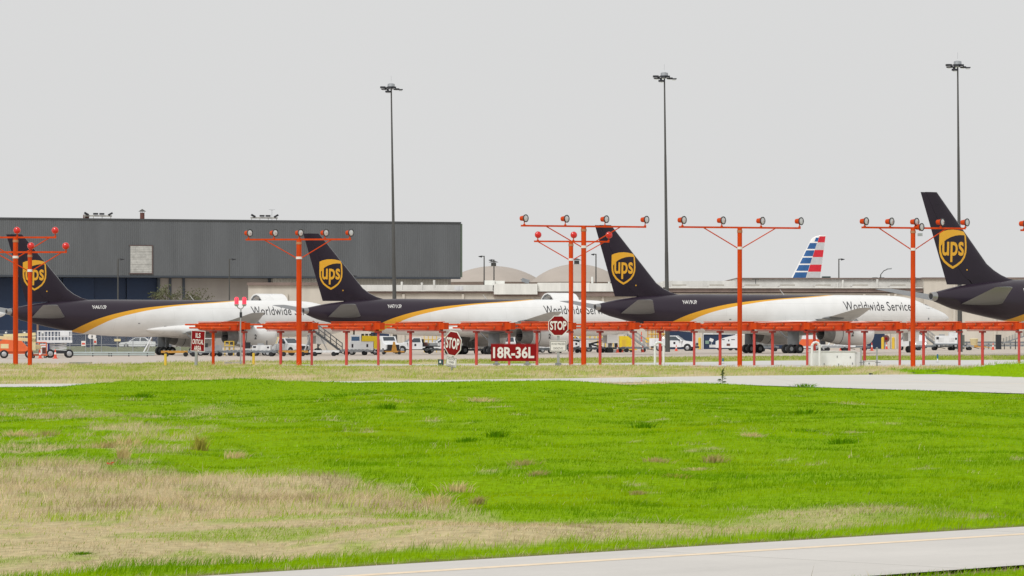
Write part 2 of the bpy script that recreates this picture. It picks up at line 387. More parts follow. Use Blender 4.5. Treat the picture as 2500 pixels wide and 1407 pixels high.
# ------------------------------------------------------------------ paving
def concrete_mat(name, col, joint=(6.0, 4.5), rot=0.0, var=0.10, jd=0.55):
    m = bpy.data.materials.new(name); m.use_nodes = True; n = m.node_tree; p = n.nodes['Principled BSDF']; p.inputs['Roughness'].default_value = 0.85; p.inputs['Specular IOR Level'].default_value = 0.3
    t = n.nodes.new('ShaderNodeTexCoord'); mp = n.nodes.new('ShaderNodeMapping'); mp.inputs['Rotation'].default_value = (0, 0, rot); n.links.new(t.outputs['Object'], mp.inputs['Vector'])
    a = n.nodes.new('ShaderNodeTexNoise'); a.inputs['Scale'].default_value = 0.35; a.inputs['Detail'].default_value = 9; a.inputs['Roughness'].default_value = 0.7
    f = n.nodes.new('ShaderNodeTexNoise'); f.inputs['Scale'].default_value = 22; f.inputs['Detail'].default_value = 5
    st = n.nodes.new('ShaderNodeMapping'); st.inputs['Scale'].default_value = (0.12, 2.2, 1); n.links.new(mp.outputs[0], st.inputs['Vector'])
    sn = n.nodes.new('ShaderNodeTexNoise'); sn.inputs['Scale'].default_value = 1.2; sn.inputs['Detail'].default_value = 6; n.links.new(st.outputs[0], sn.inputs['Vector'])
    for q in (a, f): n.links.new(mp.outputs[0], q.inputs['Vector'])
    r = n.nodes.new('ShaderNodeValToRGB'); r.color_ramp.elements[0].position = 0.3; r.color_ramp.elements[1].position = 0.7
    r.color_ramp.elements[0].color = (*[c*(1-var) for c in col], 1); r.color_ramp.elements[1].color = (*[min(1, c*(1+var*0.5)) for c in col], 1)
    ad = n.nodes.new('ShaderNodeMath'); ad.operation = 'MULTIPLY_ADD'; ad.inputs[1].default_value = 0.55
    hf = n.nodes.new('ShaderNodeMath'); hf.operation = 'MULTIPLY_ADD'; hf.inputs[1].default_value = 0.25; 
    h2 = n.nodes.new('ShaderNodeMath'); h2.operation = 'MULTIPLY'; h2.inputs[1].default_value = 0.2
    n.links.new(f.outputs['Fac'], h2.inputs[0]); n.links.new(sn.outputs['Fac'], hf.inputs[0]); n.links.new(h2.outputs[0], hf.inputs[2])
    n.links.new(a.outputs['Fac'], ad.inputs[0]); n.links.new(hf.outputs[0], ad.inputs[2]); n.links.new(ad.outputs[0], r.inputs['Fac'])
    bk = n.nodes.new('ShaderNodeTexBrick'); bk.offset = 0.0; bk.inputs['Scale'].default_value = 1.0; bk.inputs['Mortar Size'].default_value = 0.012
    bk.inputs['Brick Width'].default_value = joint[0]; bk.inputs['Row Height'].default_value = joint[1]
    n.links.new(mp.outputs[0], bk.inputs['Vector'])
    bk.inputs['Color1'].default_value = (1, 1, 1, 1); bk.inputs['Color2'].default_value = (0.965, 0.965, 0.965, 1); bk.inputs['Mortar'].default_value = (jd, jd, jd*0.95, 1)
    mu = n.nodes.new('ShaderNodeMixRGB'); mu.blend_type = 'MULTIPLY'; mu.inputs[0].default_value = 1.0
    n.links.new(r.outputs[0], mu.inputs[1]); n.links.new(bk.outputs[0], mu.inputs[2]); n.links.new(mu.outputs[0], p.inputs['Base Color'])
    b = n.nodes.new('ShaderNodeBump'); b.inputs['Strength'].default_value = 0.25; b.inputs['Distance'].default_value = 0.01
    n.links.new(f.outputs['Fac'], b.inputs['Height']); n.links.new(b.outputs['Normal'], p.inputs['Normal'])
    return m
CONC1 = concrete_mat('road_concrete', (0.60, 0.575, 0.54), (5.0, 3.9), R(-45), var=0.15)
CONC2 = concrete_mat('taxi_concrete', (0.62, 0.60, 0.56), (6.0, 6.0))
CONC3 = concrete_mat('apron_concrete', (0.53, 0.465, 0.405), (7.5, 7.5), R(-33), var=0.18)
PADM = concrete_mat('pad_concrete', (0.60, 0.59, 0.57), (5.0, 5.0), var=0.14)
def sheet(name, xs, nfun, ffun, nd, m, lift):
    t = np.linspace(0, 1, nd); X = np.repeat(xs[:, None], nd, 1); Y = nfun(xs)[:, None]*(1-t)+ffun(xs)[:, None]*t
    Z = base_z(X, Y)+lift
    return struct(mesh_np(name, np.c_[X.ravel(), Y.ravel(), Z.ravel()], grid_faces(len(xs), nd), m))
# near service road: a straight strip running away to the right
def strip(name, s0, s1, t0, t1, m, lift, nt=120, wob=0.0):
    t = np.linspace(t0, t1, nt); S = np.array([s0, (s0+s1)/2, s1])
    T, Q = np.meshgrid(t, S, indexing='ij'); X = -2.41+0.7071*T+0.7071*Q; Y = 30.7+0.7071*T-0.7071*Q
    if wob: W = (fnoise(T/0.5, Q*0, 77)-0.5)*wob; X = X+W; Y = Y-W
    return struct(mesh_np(name, np.c_[X.ravel(), Y.ravel(), (base_z(X, Y)+lift).ravel()], grid_faces(nt, 3), m))
service_road = strip('service_road', 0.0, 3.9, -22, 26, CONC1, 0.012)
LINE = mat('faded_yellow_line', srgb(230, 211, 184), 0.85, var=0.16, scale=5)
strip('edge_line', 0.80, 0.97, -22, 26, LINE, 0.0137).name = 'road_marking'
sheet('crossing_road', np.linspace(-58, 58, 160), road2_n, road2_f, 8, CONC2, 0.012)
xs_ = np.linspace(10, 50, 60)
sheet('road_marking', xs_, lambda x: np.interp(x, [10, 17, 24, 50], [168, 158.0, 146, 100]), lambda x: np.interp(x, [10, 17, 24, 50], [168.5, 158.6, 146.6, 100.6]), 2, LINE, 0.0140)
sheet('antenna_pad', np.linspace(-17, 88, 90), pad_n, pad_f, 6, PADM, 0.012)
sheet('apron', np.linspace(-118, 118, 160), apron_n, lambda x: x*0+760, 60, CONC3, 0.012)
# ------------------------------------------------------------------ hangar
hx0, hy0, hx1, hy1 = wx(-75, 677), 677, wx(1124, 707), 707
HL = math.hypot(hx1-hx0, hy1-hy0); ha = math.atan2(hy1-hy0, hx1-hx0)
hg = thing('hangar', 'huge dark grey corrugated hangar behind the left jets', 'building', (hx0, hy0, -0.35), ha)
def hu(px):   # distance along the hangar front for a picture column
    q = (px-1250)/FPX; return (q*hy0-hx0)/(math.cos(ha)-q*math.sin(ha))
Z0, Z1 = 13.35, 23.6
def ribbed(x0, x1, z0, z1, y, pitch, dep, flip=1):
    n = int((x1-x0)/pitch); p = (x1-x0)/n; b = MB(); pl = []
    for i in range(n):
        a = x0+i*p; pl += [(a, y), (a+p*.45, y), (a+p*.55, y-dep), (a+p*.9, y-dep)]
    pl.append((x1, y)); m = len(pl)
    b.add([(a, c, z0) for a, c in pl]+[(a, c, z1) for a, c in pl], [(i, i+1, m+i+1, m+i) for i in range(m-1)]); return b
o = ribbed(0, HL, Z0, Z1, 0, 0.37, 0.035).build('corrugated_siding', 'hangar', hg, smooth=False, fix=False); o['kind'] = 'stuff'
MB().b2((0, 0.05, Z0), (HL, 62, Z1-.02)).build('upper_storey', 'hangar', hg)
MB().b2((-.1, -.16, Z1), (HL+.12, 62, Z1+.3)).build('roof_edge', mat('roof_edge_grey', (.06, .065, .07), .7), hg)
MB().b2((HL+.002, -.13, Z0), (HL+.35, 1.2, Z1-.03)).build('corner_trim', mat('corner_green', (.10, .13, .10), .7), hg)
MB().b2((0, -.14, Z0-.35), (HL, .3, Z0-.01)).build('soffit_beam', mat('soffit_dark', (.05, .06, .075), .7), hg)
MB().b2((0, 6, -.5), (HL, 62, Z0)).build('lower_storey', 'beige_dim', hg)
# big navy doors, each leaf a piece
ua, ub = hu(-75), hu(397)
for k in range(6):
    a = ua+(ub-ua)*k/6; MB().b2((a+.05, 4.0-(k % 2)*.35, -.3), (a+(ub-ua)/6-.05, 4.3-(k % 2)*.35, Z0-.4)).build('hangar_door', 'navy', hg)
pil = [hu(425), hu(458), hu(668)]; prev = ub
for k, (a, b_) in enumerate(((ub, pil[0]), (pil[0], pil[1]), (pil[1], pil[2]))):
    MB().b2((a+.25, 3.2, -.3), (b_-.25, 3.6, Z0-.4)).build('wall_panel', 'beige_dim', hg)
for a in pil+[ub]: MB().b2((a-.25, 3.0, -.3), (a+.22, 4.0, Z0-.38)).build('pilaster', mat('pilaster_grey', (.07, .085, .11), .7), hg)
ribbed(pil[2]+.3, HL-2, -.3, Z0-.37, 1.6, 0.6, 0.12).build('lower_siding', 'siding', hg, smooth=False, fix=False)
MB().b2((pil[2]+.3, 1.7, -.3), (HL-2, 6, Z0-.37)).build('lower_wall', 'siding', hg)
# pale patch of louvre slats
a, b_ = hu(318), hu(370); zl, zh = wz(667, 690)+.35, wz(602, 690)+.35
lv = MB().b2((a-.25, -.25, zl-.25), (b_+.25, -.11, zl), ).b2((a-.25, -.2, zh), (b_+.25, -.11, zh+.2)).b2((b_, -.2, zl), (b_+.25, -.11, zh)).build('louvre_frame', mat('louvre_frame', (.12, .09, .085), .8), hg)
for k in range(16):
    z = zl+(zh-zl)*k/16; MB().b2((a, -.17-.015*((k*7) % 4), z), (b_, -.115, z+(zh-zl)/16-.025)).build('louvre_slat', 'louvre', lv)
# roof gear
def flood_rack(px0, px1, py, label):
    t = thing('floodlight_rack', label, 'floodlight', (hx0+math.cos(ha)*hu(px0), hy0+math.sin(ha)*hu(px0)+.8, Z1-.05), ha); w = hu(px1)-hu(px0)
    b = MB().b2((0, -.08, .35), (w, .08, .6))
    for q in np.linspace(.2, w-.2, 4): b.tube((q, 0, 0), (q, 0, .4), .06)
    b.build('rack', 'siding', t)
    for q, r in ((.5, .5), (w*.42, 0), (w*.64, 0), (w-.3, -.5)): MB().box((q, -.1, .85), (.85, .5, .32), ry=r).build('lamp', 'dark', t)
    return t
r1 = flood_rack(203, 272, 533, 'rack of four floodlights on the hangar roof, left one'); MB().b2((.1, .3, 0), (1.1, 1.0, .7)).build('housing', 'brickred', r1)
r2 = flood_rack(611, 677, 534, 'rack of four floodlights on the hangar roof, right one'); r2.location.z -= .05
vp = thing('roof_vent', 'brick red roof vent with conical cap on the hangar', 'vent', (hx0+math.cos(ha)*hu(346), hy0+math.sin(ha)*hu(346)+1, Z1-.05), ha)
MB().tube((0, 0, 0), (0, 0, 1.15), .42, n=14).build('pipe', 'brickred', vp); MB().lathe([(1.4, .72), (1.85, .03)], 'z', n=14).build('cap', 'mast', vp)
st_ = MB()
for k in range(4): st_.tube((.36*math.cos(k*1.57), .36*math.sin(k*1.57), 1.1), (.36*math.cos(k*1.57), .36*math.sin(k*1.57), 1.5), .03, n=4)
st_.build('cap_stay', 'mast', vp)
an = thing('roof_antenna', 'thin television antenna on the hangar roof', 'antenna', (hx0+math.cos(ha)*hu(663), hy0+math.sin(ha)*hu(663)+1, Z1-.05), ha)
MB().tube((0, 0, 0), (0, 0, 2.0), .035, n=5).build('mast', 'steel', an); MB().tube((-.6, 0, 2.0), (.6, 0, 2.02), .025, n=5).tube((-.3, 0, 1.8), (.2, 0, 1.85), .02, n=5).build('boom', 'steel', an)

# ------------------------------------------------------------------ domes
def dome(px, D, hwpx, pk, basepy, label):
    t = thing('domed_roof_building', label, 'building', (wx(px, D), D, 0)); a = hwpx/FPX*D; zb = wz(basepy, D); h = wz(pk, D)-zb
    Rr = (a*a+h*h)/(2*h); pr = []
    for k in np.linspace(0, 1, 12): r = a*(1-k); pr.append((zb+math.sqrt(max(0, Rr*Rr-r*r))-(Rr-h), max(r, .05)))
    MB().lathe(pr, 'z', n=48).build('dome', 'dome', t, ang=60)
    MB().lathe([(zb-1.0, a*1.02), (zb-.05, a*1.02)], 'z', n=40).build('eaves_band', 'trim', t); MB().lathe([(-.4, a*.97), (zb-1.0, a*.97)], 'z', n=40).build('drum_wall', 'beige', t)
    v = MB().lathe([(zb+h-.1, .55), (zb+h+.7, .55)], 'z', n=12).build('vent', 'mast', t); MB().lathe([(zb+h+.8, 1.1), (zb+h+1.2, .2)], 'z', n=14).build('vent_cap', 'mast', v)
dome(1205, 800, 122, 650, 690, 'tan domed roof behind the cargo building, left of two')
dome(1408, 790, 114, 645, 690, 'tan domed roof behind the cargo building, right of two')

# ------------------------------------------------------------------ cargo building: long low beige range
DB = 520.0
cb = thing('cargo_building', 'long low beige cargo building with white roof units behind the jets', 'building', (0, DB, -0.2))
def bx(nm, px0, px1, py0, py1, y0, y1, m, par=cb, D=None):
    D = DB+y0 if D is None else D
    return MB().b2((wx(px0, D), y0, wz(py1, D)+.2), (wx(px1, D), y1, wz(py0, D)+.2)).build(nm, m, par)
# left block, middle, right block walls (bases run below ground)
def wall(px0, px1, pytop, y0, m='beige', nm='wall'):
    D = DB+y0; return MB().b2((wx(px0, D), y0, -.4), (wx(px1, D), y0+60, wz(pytop, D)+.2)).build(nm, m, cb)
wall(606, 862, 697, 14); bx('roof_trim', 603, 866, 690, 697, 13.6, 75, 'trim')
wall(866, 1621, 716, 6); wall(1622, 2254, 716, 0)
wall(2255, 2950, 681, -.5); bx('roof_trim', 2252, 2955, 677.5, 681, -.8, 60, 'trim')
bx('roof_trim', 862, 1204, 711.5, 716.5, 5.6, 67, 'trim'); bx('roof_trim', 1204.5, 1624, 713, 724, 5.4, 67, 'trim'); bx('roof_trim', 1625, 2253, 704, 714, -.4, 59, 'trim')
bx('gutter', 864, 1204, 709.5, 711.3, 5.3, 6.6, 'roofwhite'); bx('gutter', 1626, 2252, 702, 704, -.7, .8, 'roofwhite')
bx('parapet', 872, 1203, 696, 709.3, 12, 58, 'roofwhite'); bx('parapet', 1620, 1799, 686, 702, 10, 56, 'roofwhite'); bx('parapet', 1799.5, 2253, 681, 702, 10, 56, 'roofwhite')
bx('parapet_cap', 1798, 2254, 678.5, 681, 9.6, 56, 'trim'); bx('parapet', 1500, 1619, 690, 708, 12, 58, 'roofwhite')
bx('penthouse', 1206, 1312, 693, 719, 4.6, 30, 'roofwhite'); bx('penthouse', 1312.5, 1440, 690.5, 712, 5.2, 30, 'roofwhite'); bx('penthouse', 1440.5, 1499, 692, 712, 5.2, 30, 'roofwhite')
bx('plant_box', 1183, 1208, 685, 697, 20, 26, 'roofwhite'); bx('plant_box', 1209, 1232, 686, 697, 21, 26, 'roofwhite'); bx('plant_box', 1110, 1130, 699, 709, 8, 11, 'white_old')
# facade: piers, door openings with their inner shade painted as navy slabs, roller doors
for px in (700, 985, 1130, 1300, 1472, 1588, 1602, 1712, 1805, 2110, 2170, 2186, 2330, 2430): bx('wall_pier', px-3, px+3, 718 if px < 2250 else 690, 860, (13.7 if px < 860 else 5.7 if px < 1620 else -.3 if px < 2250 else -.8), (14.1 if px < 860 else 6.1 if px < 1620 else .1 if px < 2250 else -.4), 'beige')
for px0, px1, pyt in ((1627, 1690, 806), (1718, 1803, 817), (2116, 2160, 800), (905, 950, 812), (1850, 1990, 812)):
    y0 = 0 if px0 > 1600 else 6
    d = bx('door_opening', px0, px1, pyt, 855, y0-.06, y0+.5, 'navy')
    bx('door_frame', px0-2.5, px0-.2, pyt-2, 855, y0-.14, y0, 'white_old'); bx('door_frame', px1+.2, px1+2.5, pyt-2, 855, y0-.14, y0, 'white_old'); bx('door_head', px0-.1, px1+.1, pyt-7, pyt-.2, y0-.2, y0, 'white_old')
bx('pale_window', 1722, 1731, 832, 840, -.12, -.07, mat('pale_green_window', (.20, .32, .26), .4))  # flat pale green pane set on the door slab
for px in (1660, 1752, 1838, 1925, 2012, 2103, 2195):
    bx('roof_light', px-22, px+22, 697.5, 702, 4, 8, 'roofwhite'); bx('skylight', px-18, px+16, 695.3, 697.4, 5, 7.5, mat('skylight_grey', (.28, .25, .2), .6))
for px, y0, y1 in ((1060, 684, 703), (981, 688, 708), (1030, 690, 710), (1446, 676, 692), (1487, 688, 706), (2045, 690, 703), (2058, 684, 702), (2142, 682, 702), (2240, 686, 700)):
    D = DB+9; MB().tube((wx(px, D), 9, wz(y1, D)+.2), (wx(px, D), 9, wz(y0, D)+.2), .16, n=8).build('roof_pipe', 'roofwhite', cb)
D = DB+9
for px in (2009, 2132, 2148, 2226): bx('air_handler', px, px+(19 if px < 2100 else 11), 675 if px < 2100 else 677.5, 683, 12, 14, 'teal')
bx('air_handler', 1978, 1996, 679, 683, 12, 14, 'siding')
MB().box((wx(1283, D), 8.5, wz(686, D)+.2), (1.1, .6, .55), ry=.3).tube((wx(1283, D), 8.5, wz(686, D)+.2), (wx(1271, D), 8.5, wz(682.5, D)+.2), .06).tube((wx(1284, D), 8.5, wz(697, D)), (wx(1284, D), 8.5, wz(684, D)), .08).build('roof_camera', 'geargrey', cb)
MB().tube((wx(1845, D), 9, wz(690, D)), (wx(1845, D), 9, wz(681, D)+.2), .05).tube((wx(1837, D), 9, wz(681, D)+.2), (wx(1853, D), 9, wz(681.5, D)+.2), .07).build('roof_antenna', 'mast', cb)

# ------------------------------------------------------------------ light columns
def street_light(px, top, base, arm, D, label, foot=None, curved=False):
    zg = 0; zt = wz(top, D); L = abs(arm)/FPX*D; s = 1 if arm > 0 else -1
    t = thing('street_light', label, 'street light', (wx(px, D), D, zg), 0, 'slim light columns behind the buildings')
    MB().tube((0, 0, -.3), (0, 0, zt), .14, .09, 8).build('pole', 'mast', t)
    if curved: MB().path([(0, 0, zt), (s*L*.4, 0, zt+.5*L), (s*L, 0, zt+.75*L)], .07).build('arm', 'mast', t); MB().box((s*L*1.1, 0, zt+.75*L), (.8, .35, .2), ry=-.1).build('lamp_head', 'steel', t)
    else: MB().b2((0, -.08, zt-.14), (s*L*.45, .08, zt)).build('arm', 'mast', t); MB().prism([(s*L*.35, zt+.05), (s*L*.4, zt-.30), (s*L, zt-.14), (s*L, zt-.06)], 'y', -.25, .25).build('lamp_head', 'dark', t)
for a in ((1182, 625, 690, -14, 600, 'slim light column before the left dome, taller one'), (1206, 634, 690, -13, 600, 'slim light column before the top of the left dome'),
          (1455, 620, 690, -12, 600, 'slim light column before the right dome'), (2048, 632, 690, 14, 600, 'slim light column right of the striped tail'),
          (288, 632, 740, 16, 590, 'slim light column before the navy hangar doors'), (560, 632, 740, 17, 590, 'slim light column before the taupe hangar wall'),
          (860, 673, 740, 12, 620, 'short light column peeping over the second fin'), (2397, 663, 690, -10, 640, 'faint thin light column beside the fourth fin')):
    street_light(*a)
street_light(2150, 671, 690, 19, 600, 'curved swan neck lamp above the cargo building roof', curved=True)

def high_mast(px, pyt, pxb, D, label, seed):
    rg = random.Random(seed); zt = wz(pyt, D); zb = bz1(wx(pxb, D), D); dx = wx(px, D)-wx(pxb+2, D)
    t = thing('high_mast_light', label, 'light mast', (wx(pxb+2, D), D, zb), 0, 'three tall floodlight masts'); h = zt-zb
    pr = [(-.3, .30), (h*.35, .215), (h*.36, .20), (h*.7, .135), (h*.71, .125), (h-.7, .085)]
    b = MB(); n = 14; rgs = []
    for z, r in pr: rgs.append([(dx*z/h+r*math.cos(2*math.pi*i/n), r*math.sin(2*math.pi*i/n), z) for i in range(n)])
    b.loft(rgs).build('mast', 'mast', t, ang=60)
    MB().lathe([(h-.50, .55), (h-.43, .62), (h-.36, .55)], 'z', (dx, 0, 0), 16).build('lowering_ring', 'dark', t)
    MB().lathe([(h-.34, .46), (h-.02, .44), (h+.06, .2)], 'z', (dx, 0, 0), 12).build('head_cover', 'steel', t)
    MB().tube((dx, 0, h+.3), (dx, 0, h+1.0), .02, n=4).build('lightning_rod', 'steel', t)
    for k, (a, dz, L) in enumerate(((3.3, .05, 1.25), (2.7, -.1, 1.15), (0.1, -.22, 1.35), (.6, -.1, .9), (4.5, -.05, .6), (5.2, 0, .7), (1.6, 0, .8), (3.9, -.5, .55))):
        c, s_ = math.cos(a), math.sin(a); f = MB().tube((dx+c*.3, s_*.3, h-.5+dz), (dx+c*L*.65, s_*L*.65, h-.5+dz), .05, n=5).box((dx+c*L*.85, s_*L*.85, h-.5+dz), (.62, .5, .12 if k in (2, 3) else .22), rz=a).build('floodlight', 'dark', t)
        MB().box((dx+c*L*.87, s_*L*.87, h-.62+dz), (.4, .36, .1), rz=a).build('lens', 'lens', f)
    MB().b2((dx-.55, -.2, h-1.15), (dx-.28, .1, h-.6)).build('winch_box', 'dark', t)
high_mast(955, 205, 963, 466, 'tall floodlight mast at left, in front of the hangar', 1)
high_mast(1622, 178, 1628, 445, 'tall floodlight mast between the second and third fins', 2)
high_mast(2338, 150, 2342, 426, 'tall floodlight mast at right, behind the largest fin', 3)

# ------------------------------------------------------------------ approach light towers
def par_lamp(par, x, y, z, red, yaw, stemh):
    """one lamp on its stem: bowl, rim, lens, yoke; faces the approach"""
    e = MB().tube((0, 0, -stemh), (0, 0, -.12), .035, n=6).tube((0, 0, -stemh-.02), (0, 0, -stemh+.06), .075, n=8).tube((-.03, 0, -.14), (-.10, .05, .16), .03, n=5).build('lamp', 'orange', par, (x, y, z), yaw)
    if red:
        MB().lathe([(.24, .10), (.20, .16), (.02, .20), (-.10, .235), (-.16, .215)], 'y', n=20).build('lamp_bowl', 'redlamp', e)
        MB().lathe([(-.165, .205), (-.22, .15), (-.25, .04)], 'y', n=20).build('lens', 'redlamp', e, ang=60)
    else:
        MB().lathe([(.30, .11), (.27, .15), (.08, .165), (-.02, .20), (-.10, .235)], 'y', n=20, cap1=False).build('lamp_bowl', 'orange', e)
        MB().lathe([(-.10, .245), (-.15, .25), (-.17, .225), (-.15, .20)], 'y', n=24, cap0=False, cap1=False).build('rim', 'dark', e)
        MB().lathe([(-.12, .215), (-.14, .19), (-.155, .10), (-.16, .01)], 'y', n=24, cap0=False).build('lens', 'lens', e, ang=60)
def approach_light(label, px, topy, D, ends, bary, lamps, lampy, braces, collary, red=False, yaw=0.0, r=.175, lz=None, face=0.0):
    s = D/FPX; X = wx(px, D); zg = bz1(X, D); c, sn = math.cos(yaw), math.sin(yaw)
    t = thing('approach_light_tower', label, 'approach light', (X, D, zg), 0, 'orange approach light towers')
    def along(p): q = (p-1250)/FPX; return (q*D-X)/(c-q*sn)
    zb = wz(bary, D)-zg
    MB().tube((0, 0, -.3), (0, 0, wz(topy, D)-zg), r, r*.97, 18).build('post', 'orange', t)
    a, b_ = along(ends[0]), along(ends[1]); br = .055
    MB().box(((a+b_)/2*c, (a+b_)/2*sn, zb), (b_-a, br*2, br*2), rz=yaw).build('crossbar', 'orange', t)
    zc = wz(collary, D)-zg; MB().lathe([(zc-.08, r*1.18), (zc+.08, r*1.18)], 'z', n=18).build('collar', 'signwhite', t)
    MB().lathe([(zb-.32, r*1.12), (zb-.16, r*1.12)], 'z', n=18).build('collar', 'clamp', t)
    for p in braces:
        q = along(p); sg = 1 if q > 0 else -1
        MB().tube((sg*r*c, sg*r*sn, zc), (q*c, q*sn, zb-.03), .035, n=6).build('brace', 'orange', t)
    for i, p in enumerate(lamps):
        q = along(p); zl = wz(lampy, D)-zg; par_lamp(t, q*c, q*sn, zl, red, yaw+face, zl-zb-br)
    return t
approach_light('red lamp tower at the left edge, the taller of two', 38, 578, 241, (-115, 137), 580, (-108, -22, 42, 135), 563, (-45, 120), 628, True, 0.0, .165)
approach_light('red lamp tower at the left edge, the shorter of two', 73, 614, 236, (-62, 163), 616, (-50, 76, 161), 601, (-12, 150), 661, True, 0.02, .14)
approach_light('orange tower with five white lamps before the second fin', 730, 586, 241, (600, 857), 585, (607, 669, 731, 793, 854), 569, (646, 809), 630, False, R(-6), .175, face=R(50))
approach_light('orange tower with four white lamps before the third fin', 1425, 551, 235, (1272, 1577), 553, (1280, 1380, 1477, 1575), 535, (1334, 1514), 603, False, R(20), .165, face=R(28))
approach_light('orange tower with three red lamps before the third fin', 1394, 588, 250, (1304, 1487), 590, (1313, 1400, 1486), 574, (1314, 1475), 634, True, R(12), .155)
approach_light('orange tower with four white lamps near the striped tail', 1806, 556, 229, (1658, 1954), 556, (1666, 1762, 1858, 1952), 539, (1718, 1893), 606, False, R(18), .15, face=R(30))
f_ = approach_light('orange tower with five white lamps before the largest fin', 2229, 558, 226, (2104, 2357), 557, (2111, 2173, 2234, 2297, 2357), 542, (2146, 2309), 609, False, R(20), .15, face=R(28))
par_lamp(f_, .42, -.1, wz(555, 226), False, R(48), .2); MB().b2((.28, -.3, wz(577, 226)), (.55, -.05, wz(570, 226))).build('junction_box', 'steel', f_)
approach_light('orange tower cut off by the right edge', 2640, 566, 224, (2492, 2790), 564, (2500, 2600, 2690, 2780), 548, (2550, 2730), 615, False, R(20), .15, face=R(28))

# ------------------------------------------------------------------ localizer antenna row
PHI = R(38); SD = 37.2; CX = SD*math.cos(PHI); SX = SD*math.sin(PHI)
ANT = [605, 770, 932, 1088, 1250, 1398, 1552, 1700, 1846, 1975, 2077, 2200, 2345, 2490, 2640]
def antenna(first):
    t = thing('localizer_antenna', first, 'antenna', (0, 0, 0), -PHI, 'row of orange antenna booms on posts')
    L = 131/CX; zt, zb = 2.84, 2.30
    MB().prism([(-L, 2.62), (-L+.35, zt-.03), (-.3, zt), (-.3, zb), (-L+.35, zb+.04), (-L, 2.52)], 'y', -.13, .13).build('boom', 'boomred', t)
    MB().b2((-L+.3, -.19, zt-.005), (-.2, .19, zt+.035)).build('top_plate', 'orange2', t); MB().b2((-L+.4, -.16, zb-.05), (-.32, .16, zb-.005)).build('under_shade_rail', mat('shadow_red', srgb(140, 40, 24), .6), t)  # darker red strip paints the shade along the boom's underside
    MB().b2((-.36, -.24, zb+.06), (.10, .24, zt-.04)).build('feed_box', 'orange', t)
    for z, ms in ((2.68, ((128, 24), (100, 27), (61, 34), (19, 41))), (2.47, ((116, 25), (81, 30), (40, 40)))):
        for a, l in ms:
            xm = -a/CX; ln = l/SX
            for s in (-1, 1):
                rd = MB().tube((xm, s*.12, z), (xm, s*(.12+ln), z), .056, n=10).build('dipole_rod', 'orange2', t)
                MB().tube((xm, s*.131, z), (xm, s*.23, z), .075, n=8).build('clamp', 'clamp', rd)
    for a, m, r in ((87, 'orange', .098), (7, 'orange3', .083)):
        p = MB().tube((-a/CX, 0, -.3), (-a/CX, 0, zb-.06), r, n=14).build('post', m, t); MB().b2((-a/CX-.17, -.17, zb-.16), (-a/CX+.17, .17, zb-.055)).build('post_head', mat('shadow_red', srgb(140, 40, 24), .6), p)  # post heads share the red that paints shade under the boom
    return t
AL = ['orange antenna boom at the left end of the row, over the lettered red sign post', 'orange antenna boom crossed by the tower with five lamps below the second tail', 'orange antenna boom third from the left end of the row', 'orange antenna boom fourth from the left end, beside the tilted stop sign', 'orange antenna boom fifth from the left, right of the tilted stop sign',
      'orange antenna boom sixth from the left, behind the upright stop sign', 'orange antenna boom just right of the two towers before the third fin', 'orange antenna boom eighth from the left, over the first white pipe hoop', 'orange antenna boom crossed by the tower near the striped tail', 'orange antenna boom tenth from the left, just right of that tower',
      'short spaced orange antenna boom above the second white pipe hoop', 'orange antenna boom above the white cabinet', 'orange antenna boom crossed by the tower before the largest fin', 'orange antenna boom second from the right edge', 'orange antenna boom cut off by the right edge']
a0 = antenna(AL[0])
for i, px in enumerate(ANT):
    o = a0 if i == 0 else copy_tree(a0)
    D = 243.0-0.08*i; o.location = (wx(px, D), D-1.1, bz1(wx(px, D), D)); o['label'] = AL[i]; o.rotation_euler.z = -PHI+R(random.uniform(-.8, .8))
    if 0 < i:
        for ch in o.children:
            if ch.name.startswith('post') and not ch.name.startswith('post_head') and ch.data.materials[0].name == 'aviation_orange':
                ch.data = ch.data.copy(); ch.data.materials[0] = mat('worn_red_post', srgb(196, 70, 58), .6, var=.2, streak=True)

# ------------------------------------------------------------------ signs
def plate(t, name, poly, y, th, m): return MB().prism(poly, 'y', y, y+th).build(name, m, t)
def words(t, par, body, cx, z, w, h, y, m, bold=.02, sp=1.0):
    vs, fs = text2d(body, w, h, bold=bold, spacing=sp)
    return decal('lettering', m, [(cx-w/2+a, z+b) for a, b in vs], fs, lambda u, v: (u, y, v), par)
def octagon(cx, cz, r): return [(cx+r*math.cos(R(22.5+45*k)), cz+r*math.sin(R(22.5+45*k))) for k in range(8)]
def rect(x0, x1, z0, z1): return [(x0, z0), (x1, z0), (x1, z1), (x0, z1)]
D = 229.0; k = D/FPX
t = thing('stop_sign', 'upright red stop sign on a grey post with a white plate below', 'sign', (wx(1363, D), D, bz1(wx(1363, D), D)))
cz = wz(795.5, D)
MB().b2((-.08, .05, -.2), (.08, .17, wz(775, D))).build('post', 'steel', t)
MB().b2((-.19, .0, .10), (.19, .2, .28)).build('break_collar', 'geargrey', t)
r_ = 26.5*k; f = plate(t, 'stop_plate', octagon(0, cz, r_), 0, .03, 'signwhite')
g = plate(f, 'red_face', octagon(0, cz, r_*.93), -.008, .007, 'signred'); words(t, g, 'STOP', 0, cz-.27, r_*1.52, .56, -.014, 'signwhite', .03)
pz0, pz1 = wz(859, D), wz(832, D); q = plate(t, 'message_plate', rect(-.52, .50, pz0, pz1), -.01, .025, 'signwhite')
for (x0, x1, z0, z1) in ((-.49, .47, pz1-.06, pz1-.035), (-.49, .47, pz0+.035, pz0+.06), (-.49, -.465, pz0+.06, pz1-.06), (.445, .47, pz0+.06, pz1-.06)): plate(q, 'border', rect(x0, x1, z0, z1), -.016, .005, 'black')
